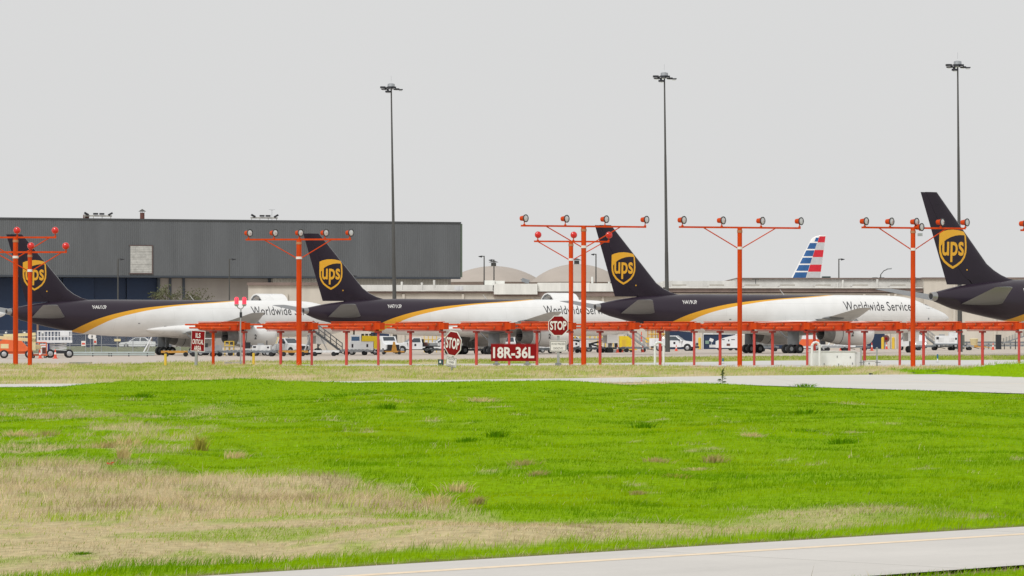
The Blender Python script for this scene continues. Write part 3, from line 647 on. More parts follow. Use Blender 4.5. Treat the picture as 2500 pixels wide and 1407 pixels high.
words(t, q, 'DO NOT PROCEED', -.01, pz1-.27, .82, .13, -.016, 'black', .0); words(t, q, 'CONTACT ATC', -.01, pz0+.14, .62, .13, -.016, 'black', .0)
# the tilted one, turned to the left and leaning
D = 206.0; k = D/FPX
t = thing('stop_sign', 'leaning red stop sign turned aside, its white plate in the grass', 'sign', (wx(1100, D), D, gz1(wx(1100, D), D)), 0)
t.rotation_euler = (0, R(7), R(-47)); cz = wz(838.5, D)
MB().b2((-.04, .05, -.3), (.04, .12, cz+.3)).build('post', 'steel', t); r_ = 32.5*k
f = plate(t, 'stop_plate', octagon(0, cz, r_), 0, .03, 'signwhite'); g = plate(f, 'red_face', octagon(0, cz, r_*.93), -.008, .007, 'signred'); words(t, g, 'STOP', 0, cz-.30, r_*1.5, .62, -.014, 'signwhite', .03)
q = plate(t, 'message_plate', rect(-.42, .42, cz-r_-.58, cz-r_-.02), 0, .025, 'signwhite')
for i, w_ in enumerate((('HOLD FOR', .62), ('TOWER', .45), ('CLEARANCE', .66))): words(t, q, w_[0], 0, cz-r_-.19-.18*i, w_[1], .12, -.006, 'black', .0)
pz0, pz1 = cz-r_-.58, cz-r_-.02
for (x0, x1, z0, z1) in ((-.40, .40, pz1-.03, pz1-.012), (-.40, .40, pz0+.012, pz0+.03), (-.40, -.382, pz0+.03, pz1-.03), (.382, .40, pz0+.03, pz1-.03)): plate(q, 'border', rect(x0, x1, z0, z1), -.006, .005, 'black')
# runway board
D = 232.0; k = D/FPX
t = thing('runway_sign', 'wide red runway board with white numerals on two short legs', 'sign', (wx(1254, D), D, bz1(wx(1254, D), D)))
z0, z1 = wz(882, D), wz(840.5, D); w = 54*k
f = plate(t, 'board', rect(-w, w, z0, z1), 0, .25, 'signred2'); words(t, f, '18R-36L', 0, wz(875, D), 1.86*w, 28*k, -.008, 'signwhite', .03, 1.0)
MB().b2((w+.003, -.01, z0-.01), (w+.04, .26, z1+.01)).b2((-w-.04, -.01, z0-.01), (-w-.003, .26, z1+.01)).b2((-w-.04, -.012, z1+.012), (w+.04, .26, z1+.03)).build('frame', 'signred', t)
for x in (-42*k, 33*k):
    l = MB().b2((x-.1, .06, -.25), (x+.1, .2, z0-.002)).build('leg', 'steel', t); MB().b2((x-.22, .0, .13), (x+.22, .26, .22)).build('leg_collar', 'geargrey', l)
# lettered area sign
D = 238.0; k = D/FPX
t = thing('area_sign', 'red lettered area sign on a grey post at left', 'sign', (wx(477, D), D, bz1(wx(477, D), D)), R(-26)); t.rotation_euler.y = R(3)
z0, z1 = wz(858, D), wz(807, D)
MB().b2((-.10, .04, -.3), (.06, .16, z1-.2)).build('post', 'steel', t)
f = plate(t, 'plate', rect(-.40, .62, z0, z1), 0, .03, 'signwhite'); g = plate(f, 'red_face', rect(-.37, .59, z0+.035, z1-.035), -.008, .007, 'signred')
for s_, z, w_ in (('ILS', z1-.47, .36), ('CRITICAL', z1-.88, .84), ('AREA', z1-1.29, .54)): words(t, g, s_, .11, z, w_, .31, -.014, 'signwhite', .02)

# ------------------------------------------------------------------ small fixtures along the antenna row
D = 240.0
t = thing('obstruction_light', 'pair of lit red beacons on a thin grey pole', 'beacon', (wx(587, D), D, bz1(wx(587, D), D)))
zp = wz(755, D)
MB().path([(0, 0, -.2), (.02, 0, 1.2), (.0, 0, 2.4), (.03, 0, zp)], .045, 8).build('pole', 'steel', t); MB().b2((-.05, -.06, zp-.55), (.11, .06, zp-.2)).build('control_box', 'dark', t)
MB().path([(.03, 0, zp), (-.15, 0, zp+.08), (-.24, 0, zp+.25)], .04).path([(.03, 0, zp), (.15, 0, zp+.08), (.24, 0, zp+.25)], .04).build('yoke', 'steel', t)
for x in (-.25, .25):
    b = MB().lathe([(zp+.18, .07), (zp+.26, .14), (zp+.33, .15)], 'z', (x, 0, 0), 14).build('beacon', 'steel', t); MB().lathe([(zp+.33, .135), (zp+.70, .135), (zp+.78, .07)], 'z', (x, 0, 0), 14).build('beacon_lens', 'redlit', b, ang=60)
for px, pyt, pyb, lb in ((404, 864, 895, 'yellow bollard left of the lettered red sign'), (619, 862, 893, 'yellow bollard right of the beacon pole')):
    D = FPX*CAM_H/(pyb-HOR); t = thing('bollard', lb, 'bollard', (wx(px, D), D, bz1(wx(px, D), D)), 0, 'yellow bollards by the antennas')
    h = wz(pyt, D); MB().lathe([(-.2, .085), (h-.03, .085), (h, .06)], 'z', n=14).build('post', 'yellow', t); MB().lathe([(-.1, .13), (.05, .13)], 'z', n=14).build('footing', 'concrete', t)
for px0, px1, pyt, pyb, lb in ((171, 223, 884.5, 891, 'low mossy concrete slab by the apron at left'), (549, 597, 884, 890, 'low concrete slab behind the beacon pole')):
    D = FPX*CAM_H/(pyb-HOR)+1; w = wx(px1, D)-wx(px0, D); zg = bz1(wx(px0, D), D)
    MBs = MB().box((0, 0, .02), (w, 1.2, .34), taper=.97); tag(MBs.build('concrete_slab', 'concrete', None, (wx((px0+px1)/2, D), D, zg)), lb, 'slab')
D = 238.0; t = thing('junction_box', 'small dark green box with a white notice beside the tilted stop sign', 'box', (wx(1076, D), D, bz1(wx(1076, D), D)))
MB().b2((-.17, -.12, -.05), (.17, .14, .40)).build('case', 'teal', t); MB().b2((-.08, -.135, .20), (.02, -.122, .34)).build('notice', 'signwhite', t); MB().b2((-.19, -.14, .40), (.19, .16, .43)).build('lid', 'teal', t)
for px0, px1, pyt, D, lb in ((1599, 1620, 836, 233, 'white pipe hoop left of centre right, alone'), (1982.5, 2001, 836, 227.3, 'white pipe hoop standing against the white cabinet')):
    X = wx((px0+px1)/2, D); w = wx(px1, D)-wx(px0, D); z = wz(pyt, D); t = thing('pipe_hoop', lb, 'pipe', (X, D, bz1(X, D)), 0, 'white pipe hoops')
    r = .075; h = w/2; MB().tube((-h, 0, -.2), (-h, 0, z-.2), r, n=12).tube((h, 0, -.2), (h, 0, z-.2), r, n=12).path([(-h, 0, z-.2), (-h+.05, 0, z-.08), (-h+.17, 0, z), (h-.17, 0, z), (h-.05, 0, z-.08), (h, 0, z-.2)], r, 12).build('hoop', 'white', t)
    MB().tube((-h, 0, z-.23), (-h, 0, z-.17), r*1.2, n=12).tube((h, 0, z-.23), (h, 0, z-.17), r*1.2, n=12).build('elbow', 'white_old', t)
D = 228.0; k = D/FPX; X0 = wx(1978, D); t = thing('equipment_cabinet', 'large white equipment cabinet behind the grass, beside a pipe hoop', 'cabinet', (X0, D, 0))
w = 110*k; h = wz(859, D); MB().b2((0, 0, -.1), (w, 1.3, h)).build('case', 'white', t); MB().b2((-.04, -.06, h+.003), (w+.05, 1.36, h+.05)).build('lid', 'white_old', t)
MB().b2((w+.003, .05, -.1), (w+.42, 1.25, h-.03)).build('side_case', 'white_old', t)
for a, b_ in ((.05, .95), (1.0, 1.9), (1.95, w-.04)): MB().b2((a, -.018, .02), (b_, -.003, h-.06)).build('door', 'white', t)
for x, z in ((.95*w*.62, h*.62), (w*.88, h*.58), (w*.30, h*.15), (w*.62, h*.12), (w*.93, h*.18)): MB().b2((x, -.045, z), (x+.05, -.02, z+.12)).build('handle', 'geargrey', t)
t = thing('equipment_cabinet', 'small low white box right of the large cabinet', 'cabinet', (wx(2109, D), D, 0)); h = wz(882, D)
MB().b2((0, 0, -.1), (29*k, .7, h)).build('case', 'white', t); MB().b2((-.02, -.03, h+.003), (29*k+.02, .73, h+.03)).build('lid', 'white_old', t); MB().b2((.28, -.02, h*.5), (.36, -.003, h*.75)).build('label_plate', 'geargrey', t)
for px, lb in ((2102, 'grey steel post at the right corner of the large cabinet'), (2141, 'grey steel post right of the small low box')):
    t = thing('marker_post', lb, 'post', (wx(px, D-.4), D-.4, 0), 0, 'grey steel posts'); MB().b2((-.05, -.05, -.2), (.05, .05, wz(848, D))).build('post', 'steel', t); MB().b2((-.09, -.08, .28), (.22, .08, .33)).b2((-.07, -.07, wz(852, D)), (.07, .07, wz(850, D))).build('clamp', 'geargrey', t)
for px, pyt, pyb, lb, D in ((2289, 865, 885, 'blue and white marker post on the pad at right', 270), (1765, 875, 888, 'teal marker post behind the tall weed', 258)):
    t = thing('edge_marker', lb, 'marker', (wx(px, D), D, bz1(wx(px, D), D)), 0, 'slim edge markers'); h = wz(pyt, D); MB().tube((0, 0, h*.45), (0, 0, h), .055, n=10).build('sleeve', 'blue', t); MB().tube((0, 0, 0), (0, 0, h*.445), .045, n=10).build('stem', 'white', t); MB().lathe([(-.02, .13), (.03, .11)], 'z', n=12).build('base', 'dark', t)
for i, (px, py, w, lb) in enumerate(((2123, 914.5, .10, 'small dark light base at the far road edge, left one'), (2228, 912.5, .08, 'small dark light base at the far road edge, middle one'), (2281, 912.5, .17, 'small dark light base at the far road edge, right one'))):
    D = FPX*CAM_H/(py-HOR); tag(MB().lathe([(-.03, w), (.05, w), (.07, w*.6)], 'z', n=12).build('light_base', 'dark', None, (wx(px, D), D-.6, bz1(wx(px, D), D-.6)+.01)), lb, 'light base', 'dark light bases')
# ------------------------------------------------------------------ cargo jets
def af(u): u = max(0.0, min(1.0, u)); return 5*(0.2969*math.sqrt(u)-0.1260*u-0.3516*u*u+0.2843*u**3-0.1036*u**4)
US = [0, .006, .02, .05, .1, .18, .3, .45, .6, .75, .88, 1.0]
def wing_ring(y, le, te, z, tc, inc=0.0, us=US):
    c = le-te; up = [(le-u*c, y, z+af(u)*tc*c-(u-0.4)*c*inc) for u in us]; lo = [(le-u*c, y, z-af(u)*tc*c*0.8-(u-0.4)*c*inc) for u in us[1:-1]]
    return up+lo[::-1]

A757 = dict(xs=1.0, L=47.2, top=[(0, 5.18), (0.8, 5.35), (3, 5.76), (6, 6.1), (9, 6.28), (13, 6.36), (38, 6.36), (40.5, 6.26), (42.3, 5.92), (43.6, 5.42), (45.4, 4.86), (46.6, 4.4), (47.1, 4.05), (47.2, 3.88)],
    bot=[(0, 4.66), (0.8, 4.36), (1.7, 4.0), (4.9, 3.31), (8.1, 2.72), (10.1, 2.44), (13.3, 2.22), (17, 2.12), (40, 2.12), (43, 2.3), (45, 2.68), (46.4, 3.2), (47.1, 3.65), (47.2, 3.82)],
    hw=[(0, .27), (1, .46), (3, .86), (6, 1.3), (9, 1.62), (13, 1.85), (16, 1.88), (38, 1.88), (41, 1.76), (43, 1.5), (45, 1.05), (46.4, .6), (47.1, .22), (47.2, .03)],
    fin=dict(ztop=13.56, te1=0.0, le1=2.05, zk=7.5, lek=7.8, zr=5.55, ter=2.7, fil=[(5.55, 12.6), (6.15, 11.6), (6.3, 10.6), (6.55, 9.6), (6.95, 8.65)]),
    shield=(3.5, 7.30, 2.9, 3.42), stab=[(0.5, 7.3, 2.9, 4.22), (7.6, 2.2, 0.35, 5.62)],
    wing=[(0.3, 32.0, 21.4, 2.55), (1.9, 31.0, 21.8, 2.66), (6.6, 28.4, 22.1, 3.2), (13, 25.1, 20.9, 3.98), (19.0, 21.9, 20.1, 4.78)],
    eng=(6.5, 2.2, 31.0, 24.6, 1.30), gear=(23.0, 3.66, 41.8), fair=(16.5, 34.0, 2.25, 1.84), swz=lambda z: z, swx=1.0)
def scale767(p):
    q = dict(p); f = lambda z: (z-2.1)*1.262+2.15
    q['L'] = 54.0; q['top'] = [(x*1.144, f(z)) for x, z in p['top']]; q['hw'] = [(x*(1.32 if x < 20 else 1.144), w*1.335) for x, w in p['hw']]
    q['bot'] = [(x*(1.5 if x < 18 else 1.144), f(z)) for x, z in p['bot']]
    q['fin'] = dict(ztop=15.85, te1=-1.25, le1=0.75, zk=8.95, lek=7.0, zr=6.4, ter=2.2, fil=[(6.4, 13.0), (7.3, 11.2), (7.55, 9.8), (7.9, 8.8), (8.35, 7.9)])
    q['shield'] = (2.62, 8.42, 3.25, 3.82); q['stab'] = [(0.6, 8.4, 3.2, 4.95), (9.3, 2.5, 0.4, 6.55)]
    q['wing'] = [(y*1.25, a*1.144+1.5*(y < 3), b*1.144, f(z)) for y, a, b, z in p['wing']]
    q['eng'] = (7.9, 2.35, 36, 28.5, 1.5); q['gear'] = (26.2, 4.65, 48.0); q['fair'] = (19, 39, 2.9, 1.9); q['swz'] = f; q['swx'] = 1.22
    return q

def pts(p, x): return float(np.interp(x, [a for a, _ in p], [b for _, b in p]))
def smooth_pts(p, x, w=0.45): return sum(pts(p, x+k*w)*g for k, g in ((-1, .25), (0, .5), (1, .25)))

def livery(q, nm):
    m = bpy.data.materials.new(nm); m.use_nodes = True; n = m.node_tree; p = n.nodes['Principled BSDF']
    t = n.nodes.new('ShaderNodeTexCoord'); s = n.nodes.new('ShaderNodeSeparateXYZ'); n.links.new(t.outputs['Object'], s.inputs[0])
    xn = n.nodes.new('ShaderNodeMath'); xn.operation = 'DIVIDE'; xn.inputs[1].default_value = 60.0; n.links.new(s.outputs['X'], xn.inputs[0])
    def edge(pl):
        c = n.nodes.new('ShaderNodeFloatCurve'); cu = c.mapping.curves[0]; pl = [(x*q['swx']/60, q['swz'](z)/10) for x, z in pl]
        cu.points[0].location = (0, max(0, pl[0][1]-0.2)); cu.points[1].location = (1, 0.99)
        for a, b in pl: cu.points.new(a, b)
        for pt in cu.points: pt.handle_type = 'AUTO_CLAMPED'
        c.mapping.update(); n.links.new(xn.outputs[0], c.inputs['Value'])
        mu = n.nodes.new('ShaderNodeMath'); mu.operation = 'MULTIPLY'; mu.inputs[1].default_value = 10.0; n.links.new(c.outputs[0], mu.inputs[0])
        g = n.nodes.new('ShaderNodeMath'); g.operation = 'GREATER_THAN'; n.links.new(s.outputs['Z'], g.inputs[0]); n.links.new(mu.outputs[0], g.inputs[1]); return g
    e1 = edge([(7.5, 1.6), (8.0, 2.72), (9.7, 3.74), (11.7, 4.42), (13.9, 4.92), (16.5, 5.35), (20.3, 5.72), (27.4, 6.17), (31, 6.40), (34, 6.6)])
    e2 = edge([(9.1, 1.6), (9.7, 2.58), (11.3, 3.55), (13.1, 4.25), (15.6, 4.82), (18.3, 5.27), (22.1, 5.72), (27.4, 6.07), (31, 6.34), (34, 6.55)])
    nz = n.nodes.new('ShaderNodeTexNoise'); nz.inputs['Scale'].default_value = 0.7; nz.inputs['Detail'].default_value = 6; n.links.new(t.outputs['Object'], nz.inputs['Vector'])
    # panel joints: rings every few metres and a lap line along the side
    bk = n.nodes.new('ShaderNodeTexBrick'); bk.offset = 0.5; bk.inputs['Scale'].default_value = 1; bk.inputs['Brick Width'].default_value = 5.2; bk.inputs['Row Height'].default_value = 1.35; bk.inputs['Mortar Size'].default_value = 0.012
    cb = n.nodes.new('ShaderNodeCombineXYZ'); n.links.new(s.outputs['X'], cb.inputs[0]); n.links.new(s.outputs['Z'], cb.inputs[1]); n.links.new(cb.outputs[0], bk.inputs['Vector'])
    bk.inputs['Color1'].default_value = (1, 1, 1, 1); bk.inputs['Color2'].default_value = (.985, .985, .985, 1); bk.inputs['Mortar'].default_value = (.84, .84, .84, 1)
    def mixc(f, a, b):
        k = n.nodes.new('ShaderNodeMixRGB'); 
        for i, v in ((0, f), (1, a), (2, b)):
            if hasattr(v, 'is_linked'): n.links.new(v, k.inputs[i])
            else: k.inputs[i].default_value = v
        return k
    r = n.nodes.new('ShaderNodeValToRGB'); r.color_ramp.elements[0].color = (.79, .79, .775, 1); r.color_ramp.elements[1].color = (.86, .86, .85, 1); r.color_ramp.elements[0].position = .3; r.color_ramp.elements[1].position = .7
    n.links.new(nz.outputs['Fac'], r.inputs['Fac'])
    GOLD = (*srgb(230, 168, 44), 1); BRN = (0.0245, 0.0155, 0.0275, 1)
    w = mixc(e2.outputs[0], r.outputs[0], GOLD); w2 = mixc(e1.outputs[0], w.outputs[0], BRN)
    aft = n.nodes.new('ShaderNodeMath'); aft.operation = 'LESS_THAN'; aft.inputs[1].default_value = 7.6*q['swx']; n.links.new(s.outputs['X'], aft.inputs[0])
    w3 = mixc(aft.outputs[0], w2.outputs[0], BRN)
    mu = n.nodes.new('ShaderNodeMixRGB'); mu.blend_type = 'MULTIPLY'; mu.inputs[0].default_value = 1; n.links.new(w3.outputs[0], mu.inputs[1]); n.links.new(bk.outputs[0], mu.inputs[2])
    n.links.new(mu.outputs[0], p.inputs['Base Color']); p.inputs['Specular IOR Level'].default_value = 0.42
    mr = n.nodes.new('ShaderNodeMapRange'); mr.inputs['To Min'].default_value = .25; mr.inputs['To Max'].default_value = .4; n.links.new(nz.outputs['Fac'], mr.inputs['Value']); n.links.new(mr.outputs[0], p.inputs['Roughness'])
    return m

SHIELD = [(0, 0), (.16, .07), (.32, .17), (.43, .29), (.485, .42), (.5, .55), (.5, .935), (.36, .965), (.18, .99), (0, 1.0), (-.2, .99), (-.38, .955), (-.5, .915), (-.5, .55), (-.485, .42), (-.43, .29), (-.32, .17), (-.16, .07)]
FIELD = [(0, .068), (.14, .13), (.28, .215), (.37, .32), (.42, .43), (.435, .55), (.435, .862), (.25, .865), (.08, .848), (-.1, .805), (-.25, .745), (-.36, .67), (-.435, .585), (-.435, .55), (-.42, .43), (-.37, .32), (-.28, .215), (-.14, .13)]

def jet(q, label, loc, rz, reg, door=False, group=None, pitch=0.0):
    t = thing('cargo_jet', label, 'airplane', loc, rz, group); mL = livery(q, 'jet_livery_'+('wide' if q['L'] > 50 else 'slim')) if q.get('mat') is None else q['mat']; q['mat'] = mL
    L = q['L']; top = lambda x: smooth_pts(q['top'], x) if 1 < x < L-1.5 else pts(q['top'], x)
    bot = lambda x: smooth_pts(q['bot'], x) if 1 < x < L-1.5 else pts(q['bot'], x); hwf = lambda x: smooth_pts(q['hw'], x) if 1 < x < L-1.5 else pts(q['hw'], x)
    xs = list(np.r_[0.55, 0.8, np.arange(1.2, 16, 0.7), np.arange(16, L-10, 2.0), np.arange(L-10, L-1.2, 0.6), L-1.0, L-0.6, L-0.3, L-0.1, L])
    n = 44; rings = []
    for x in xs:
        a, b, w = top(x), bot(x), hwf(x); zc, hh = (a+b)/2, (a-b)/2
        rings.append([(x, w*math.sin(2*math.pi*i/n), zc+hh*math.cos(2*math.pi*i/n)) for i in range(n)])
    fus = MB().loft(rings).build('fuselage', mL, t, ang=60)
    zc0 = (pts(q['top'], 0)+pts(q['bot'], 0))/2; r0 = pts(q['hw'], 0.3)
    MB().lathe([(0.56, r0*1.12), (0.0, r0*0.92), (0.03, r0*0.7), (0.3, r0*0.6)], 'x', (0, 0, zc0+0.02), 16).build('exhaust_cone', 'bare', t)
    MB().lathe([(0.02, r0*0.66), (0.05, r0*0.02)], 'x', (0, 0, zc0+0.02), 12).build('exhaust_hole', 'dark', t)
    # vertical fin, rudder, bright leading edge
    F = q['fin']
    def lex(z): return F['lek']+(F['le1']-F['lek'])*(z-F['zk'])/(F['ztop']-F['zk']) if z >= F['zk'] else float(np.interp(z, [a for a, _ in F['fil']]+[F['zk']], [b for _, b in F['fil']]+[F['lek']]))
    def tex(z): return F['ter']+(F['te1']-F['ter'])*(z-F['zr'])/(F['ztop']-F['zr'])
    def fth(x, z):
        le, te = lex(z), tex(z); c = le-te; cm = min(c, F['lek']-tex(F['zk']))
        return af((le-x)/c)*0.115*cm*1.0
    def fsec(z, us, k=1.0, add=0.0):
        le, te = lex(z), tex(z); c = le-te
        r1 = [(le-u*c+(add if u < 0.01 else 0), fth(le-u*c, z)*k+add*(0.3), z) for u in us]
        return r1+[(x, -y, z_) for x, y, z_ in r1[::-1]]
    zz = [a for a, _ in F['fil']]+list(np.linspace(F['zk'], F['ztop'], 7))
    MB().loft([fsec(z, [0, .006, .02, .05, .1, .2, .32, .45, .58, .69]) for z in zz]).build('vertical_fin', 'brown', t)
    zz2 = list(np.linspace(F['zr']+0.5, F['ztop']-0.02, 7))
    MB().loft([fsec(z, [.695, .78, .88, .96, 1.0], 0.93) for z in zz2]).build('rudder', 'brown', t)
    MB().loft([fsec(z, [0, .004, .010, .018], 1.02, 0.015) for z in zz[3:]]).build('fin_leading_edge', 'bare', t)
    def fsurf(off): return lambda x, z: (x, -(fth(x, z)+off), z)
    sx, sz, sw, sh = q['shield']
    cut = [('u', sx+k*sw/16) for k in range(-8, 9)]+[('w', sz+k*sh/6) for k in range(1, 6)]
    em = decal('tail_emblem', 'gold', [(sx+a*sw, sz+b*sh) for a, b in SHIELD], [tuple(range(len(SHIELD)))], fsurf(0.012), t, cut)
    decal('emblem_field', 'brown', [(sx+a*sw, sz+b*sh) for a, b in FIELD], [tuple(range(len(FIELD)))], fsurf(0.020), em, cut)
    vs, fs = text2d('ups', sw*0.78, sh*0.52, bold=0.018, spacing=1.0)
    decal('emblem_letters', 'gold', [(sx-sw*0.39+a, sz+sh*0.175+b) for a, b in vs], fs, fsurf(0.028), em, cut)
    decal('trademark_dot', 'gold', [(sx+sw*0.52+0.08*math.cos(k), sz-0.02*sh+0.08*math.sin(k)) for k in np.linspace(0, 6.28, 9)[:-1]], [tuple(range(8))], fsurf(0.014), em)
    # tailplanes, wings
    for s in (-1, 1):
        y0, l0, t0, z0 = q['stab'][0]; y1, l1, t1, z1 = q['stab'][1]
        rg = [wing_ring(s*(y0+(y1-y0)*k), l0+(l1-l0)*k, t0+(t1-t0)*k, z0+(z1-z0)*k, 0.095) for k in (0, .5, .97)]
        rg.append(wing_ring(s*y1, l1-0.35, t1+0.1, z1, 0.05)); MB().loft(rg).build('tailplane', 'jetgrey', t)
        W = q['wing']; rg = [wing_ring(s*y, a, b, z, 0.12 if i < 3 else 0.10, 0.035) for i, (y, a, b, z) in enumerate(W)]
        y, a, b, z = W[-1]; rg.append(wing_ring(s*(y+0.25), a-0.6, b+0.25, z+0.03, 0.04, 0.03))
        wg = MB().loft(rg).build('wing', 'jetwing', t)
        wy = [w_[0] for w_ in W]
        for fy in (W[2][0]*0.62, W[2][0]*1.38, W[2][0]*1.95):
            te = np.interp(fy, wy, [w_[2] for w_ in W]); fz = np.interp(fy, wy, [w_[3] for w_ in W]); k = 1.0-0.02*fy
            pr = [(-1.15, .03), (-.6, .16), (.4, .30), (1.5, .30), (2.4, .16), (2.8, .03)]
            MB().lathe([(te+a*k, r*k) for a, r in pr], 'x', (0, s*fy, fz-0.28*k), 10).build('flap_fairing', 'jetgrey', wg)
        # engine
        ey, ez, ex1, ex0, er = q['eng']; ey *= s; Lq = ex1-ex0
        en = MB().lathe([(ex1-0.05, er*.80), (ex1, er*.86), (ex1-.1, er*.93), (ex1-.6, er), (ex1-Lq*.4, er*1.02), (ex0+Lq*.34, er*.93), (ex0+Lq*.2, er*.80)], 'x', (0, ey, ez), 32, cap0=True, cap1=False).build('engine', 'jetwhite', t, ang=60)
        MB().lathe([(ex0+Lq*.2, er*.795), (ex0+Lq*.05, er*.64), (ex0, er*.60), (ex0+.02, er*.55), (ex0+Lq*.18, er*.52)], 'x', (0, ey, ez), 32, False, False).build('exhaust_nozzle', 'nozzle', en, ang=60)
        MB().lathe([(ex0+Lq*.16, er*.54), (ex0+Lq*.15, er*.2), (ex0-Lq*.02, er*.10), (ex0-Lq*.05, 0.01)], 'x', (0, ey, ez), 20).build('exhaust_plug', 'dark', en)
        MB().lathe([(ex0+Lq*.345, er*.937), (ex0+Lq*.335, er*.935)], 'x', (0, ey, ez), 32, False, False).build('cowl_seam', 'dark', en)
        MB().lathe([(ex1-.03, er*.80), (ex1-.5, er*.3), (ex1-.2, .03)], 'x', (0, ey, ez), 20).build('fan', 'dark', en)
        MB().prism([(ex1-1.2, ez+er*.9), (ex1-2.0, ez+er*1.35), (ex0-.6, ez+er*1.15), (ex0+Lq*.1, ez+er*.55)], 'y', ey-.16, ey+.16).build('pylon', 'jetgrey', t)
        if s < 0:
            vs, fs = text2d('2', 0.3, 0.55, bold=0.02); o_ = (ex0+Lq*.5)
            decal('engine_number', 'black', [(o_+a, ez-.35+b) for a, b in vs], fs, lambda x, z: (x, ey-math.sqrt(max(0.01, (er*1.02)**2-(z-ez)**2))-0.012, z), en)
        # main gear
        gx_, gy_, ngx = q['gear']; gy_ *= s; wr = 0.50*(1.1 if L > 50 else 1)
        g = MB().tube((gx_, gy_*.92, 2.9), (gx_, gy_, wr), .17, .13, 10).tube((gx_-.75, gy_, wr), (gx_+.75, gy_, wr), .13, n=8).tube((gx_-1.3, gy_*.8, 2.5), (gx_, gy_, 1.15), .07).tube((gx_+.9, gy_*.9, 2.5), (gx_, gy_, 1.0), .06).build('main_gear', 'geargrey', t)
        for a in (-.58, .58):
            for b in (-.44, .44):
                w_ = MB().lathe([(-.19, wr*.72), (-.17, wr*.94), (0, wr), (.17, wr*.94), (.19, wr*.72)], 'y', (gx_+a, gy_+b, wr), 20).build('wheel', 'rubber', g)
                MB().lathe([(-.2, wr*.45), (.2, wr*.45)], 'y', (gx_+a, gy_+b, wr), 12).build('rim', 'geargrey', w_)
        MB().b2((gx_-.85, gy_+s*.30-.03, .95), (gx_+.65, gy_+s*.30+.03, 2.75)).build('gear_door', 'geargrey', t)
    b = MB(); x0, x1, fw, fz = q['fair']; rg = []
    for k in np.linspace(0, 1, 15):
        e = math.sin(math.pi*k)**0.55 if 0 < k < 1 else 0.02; x = x0+(x1-x0)*k; hz = 1.05*e
        rg.append([(x, fw*(0.55+0.45*e)*math.sin(a), (fz+1.10)+hz*math.cos(a)) for a in np.linspace(0, 2*math.pi, 29)[:-1]])
    b.loft(rg).build('belly_fairing', 'jetwhite', t, ang=70)
    nx = q['gear'][2]; g = MB().tube((nx, 0, 2.4), (nx, 0, .45), .11, n=8).tube((nx+1.2, 0, 2.3), (nx, 0, .9), .06).build('nose_gear', 'geargrey', t)
    for b_ in (-.24, .24): MB().lathe([(-.13, .28), (-.11, .38), (.11, .38), (.13, .28)], 'y', (nx, b_, .4), 16).build('wheel', 'rubber', g)
    MB().b2((nx-.6, .42, 1.3), (nx+.9, .46, 2.3)).b2((nx-.6, -.46, 1.3), (nx+.9, -.42, 2.3)).build('gear_door', 'jetwhite', t)
    # lettering and small marks on the side facing the camera
    def bsurf(off): 
        def f(x, z):
            a, b2_, w = top(x), bot(x), hwf(x); zc, hh = (a+b2_)/2, (a-b2_)/2; r = max(0.0, 1-((z-zc)/hh)**2); return (x, -w*math.sqrt(r)-off, z)
        return f
    wz_ = [('w', z) for z in np.arange(2.5, 8, 0.2)]; k = L/47.2; Z = q['swz']
    vs, fs = text2d('Worldwide Services', 9.75*k, 1.0*k, bold=0.002, spacing=1.05)
    decal('lettering', 'black', [(31.4*k+a, Z(4.66)+b) for a, b in vs], fs, bsurf(.012), t, wz_+[('u', x) for x in np.arange(38*k, 43*k, .5)])
    vs, fs = text2d(reg, 1.75, 0.42, bold=0.012, spacing=1.05)
    decal('registration', 'signwhite', [(10.3+a, Z(5.28)+b) for a, b in vs], fs, bsurf(.014), t, wz_+[('u', x) for x in np.arange(10.4, 12.2, .3)])
    for (mx_, mz_, w_, h_) in ((19.5, 3.05, .35, .3), (21, 2.75, .9, .07), (40.5, 3.6, .22, .22), (43.2, 3.7, .2, .2), (16, 3.6, .25, .1), (36.6, 3.55, 1.4, .05)):
        decal('service_panel', 'geargrey', [(mx_*k, Z(mz_)), ((mx_+w_)*k, Z(mz_)), ((mx_+w_)*k, Z(mz_+h_)), (mx_*k, Z(mz_+h_))], [(0, 1, 2, 3)], bsurf(.012), t)
    # cockpit windows
    for s in (-1, 1):
        for a, b2_ in ((43.15, 43.85), (43.95, 44.6)):
            vs = [(a*k, Z(4.98)), (b2_*k, Z(4.92)), (b2_*k-0.1, Z(5.2)), (a*k+0.05, Z(5.42))]
            decal('cockpit_window', 'glass', vs, [(0, 1, 2, 3)], (lambda x, z, s=s: (x, s*bsurf(.01)(x, z)[1], z)), t)
    MB().tube((24.5*k, 0, top(24.5)), (24.0*k, 0, top(24.5)+.55), .05, .02, 6).build('blade_antenna', 'jetwhite', t)
    if door:
        prof = [(1.15, 6.0), (1.45, 6.62), (1.95, 7.02), (2.6, 7.2), (3.25, 7.08), (3.75, 6.72), (4.02, 6.3)]
        inn = [(y*0.955+.12, z-.15) for y, z in prof]
        d_ = MB().prism(prof+inn[::-1], 'x', 34.8, 38.4).build('cargo_door', 'jetwhite', t, ang=30)
        r = MB()
        for x in (34.95, 36.0, 37.2, 38.2): r.prism(inn+[(y*.93+.2, z-.14) for y, z in inn[::-1]], 'x', x-.04, x+.04)
        r.build('door_rib', 'geargrey', d_)
        MB().tube((35.2, 1.3, 5.9), (34.6, 3.0, 6.6), .05).build('door_strut', 'geargrey', d_)
    return t

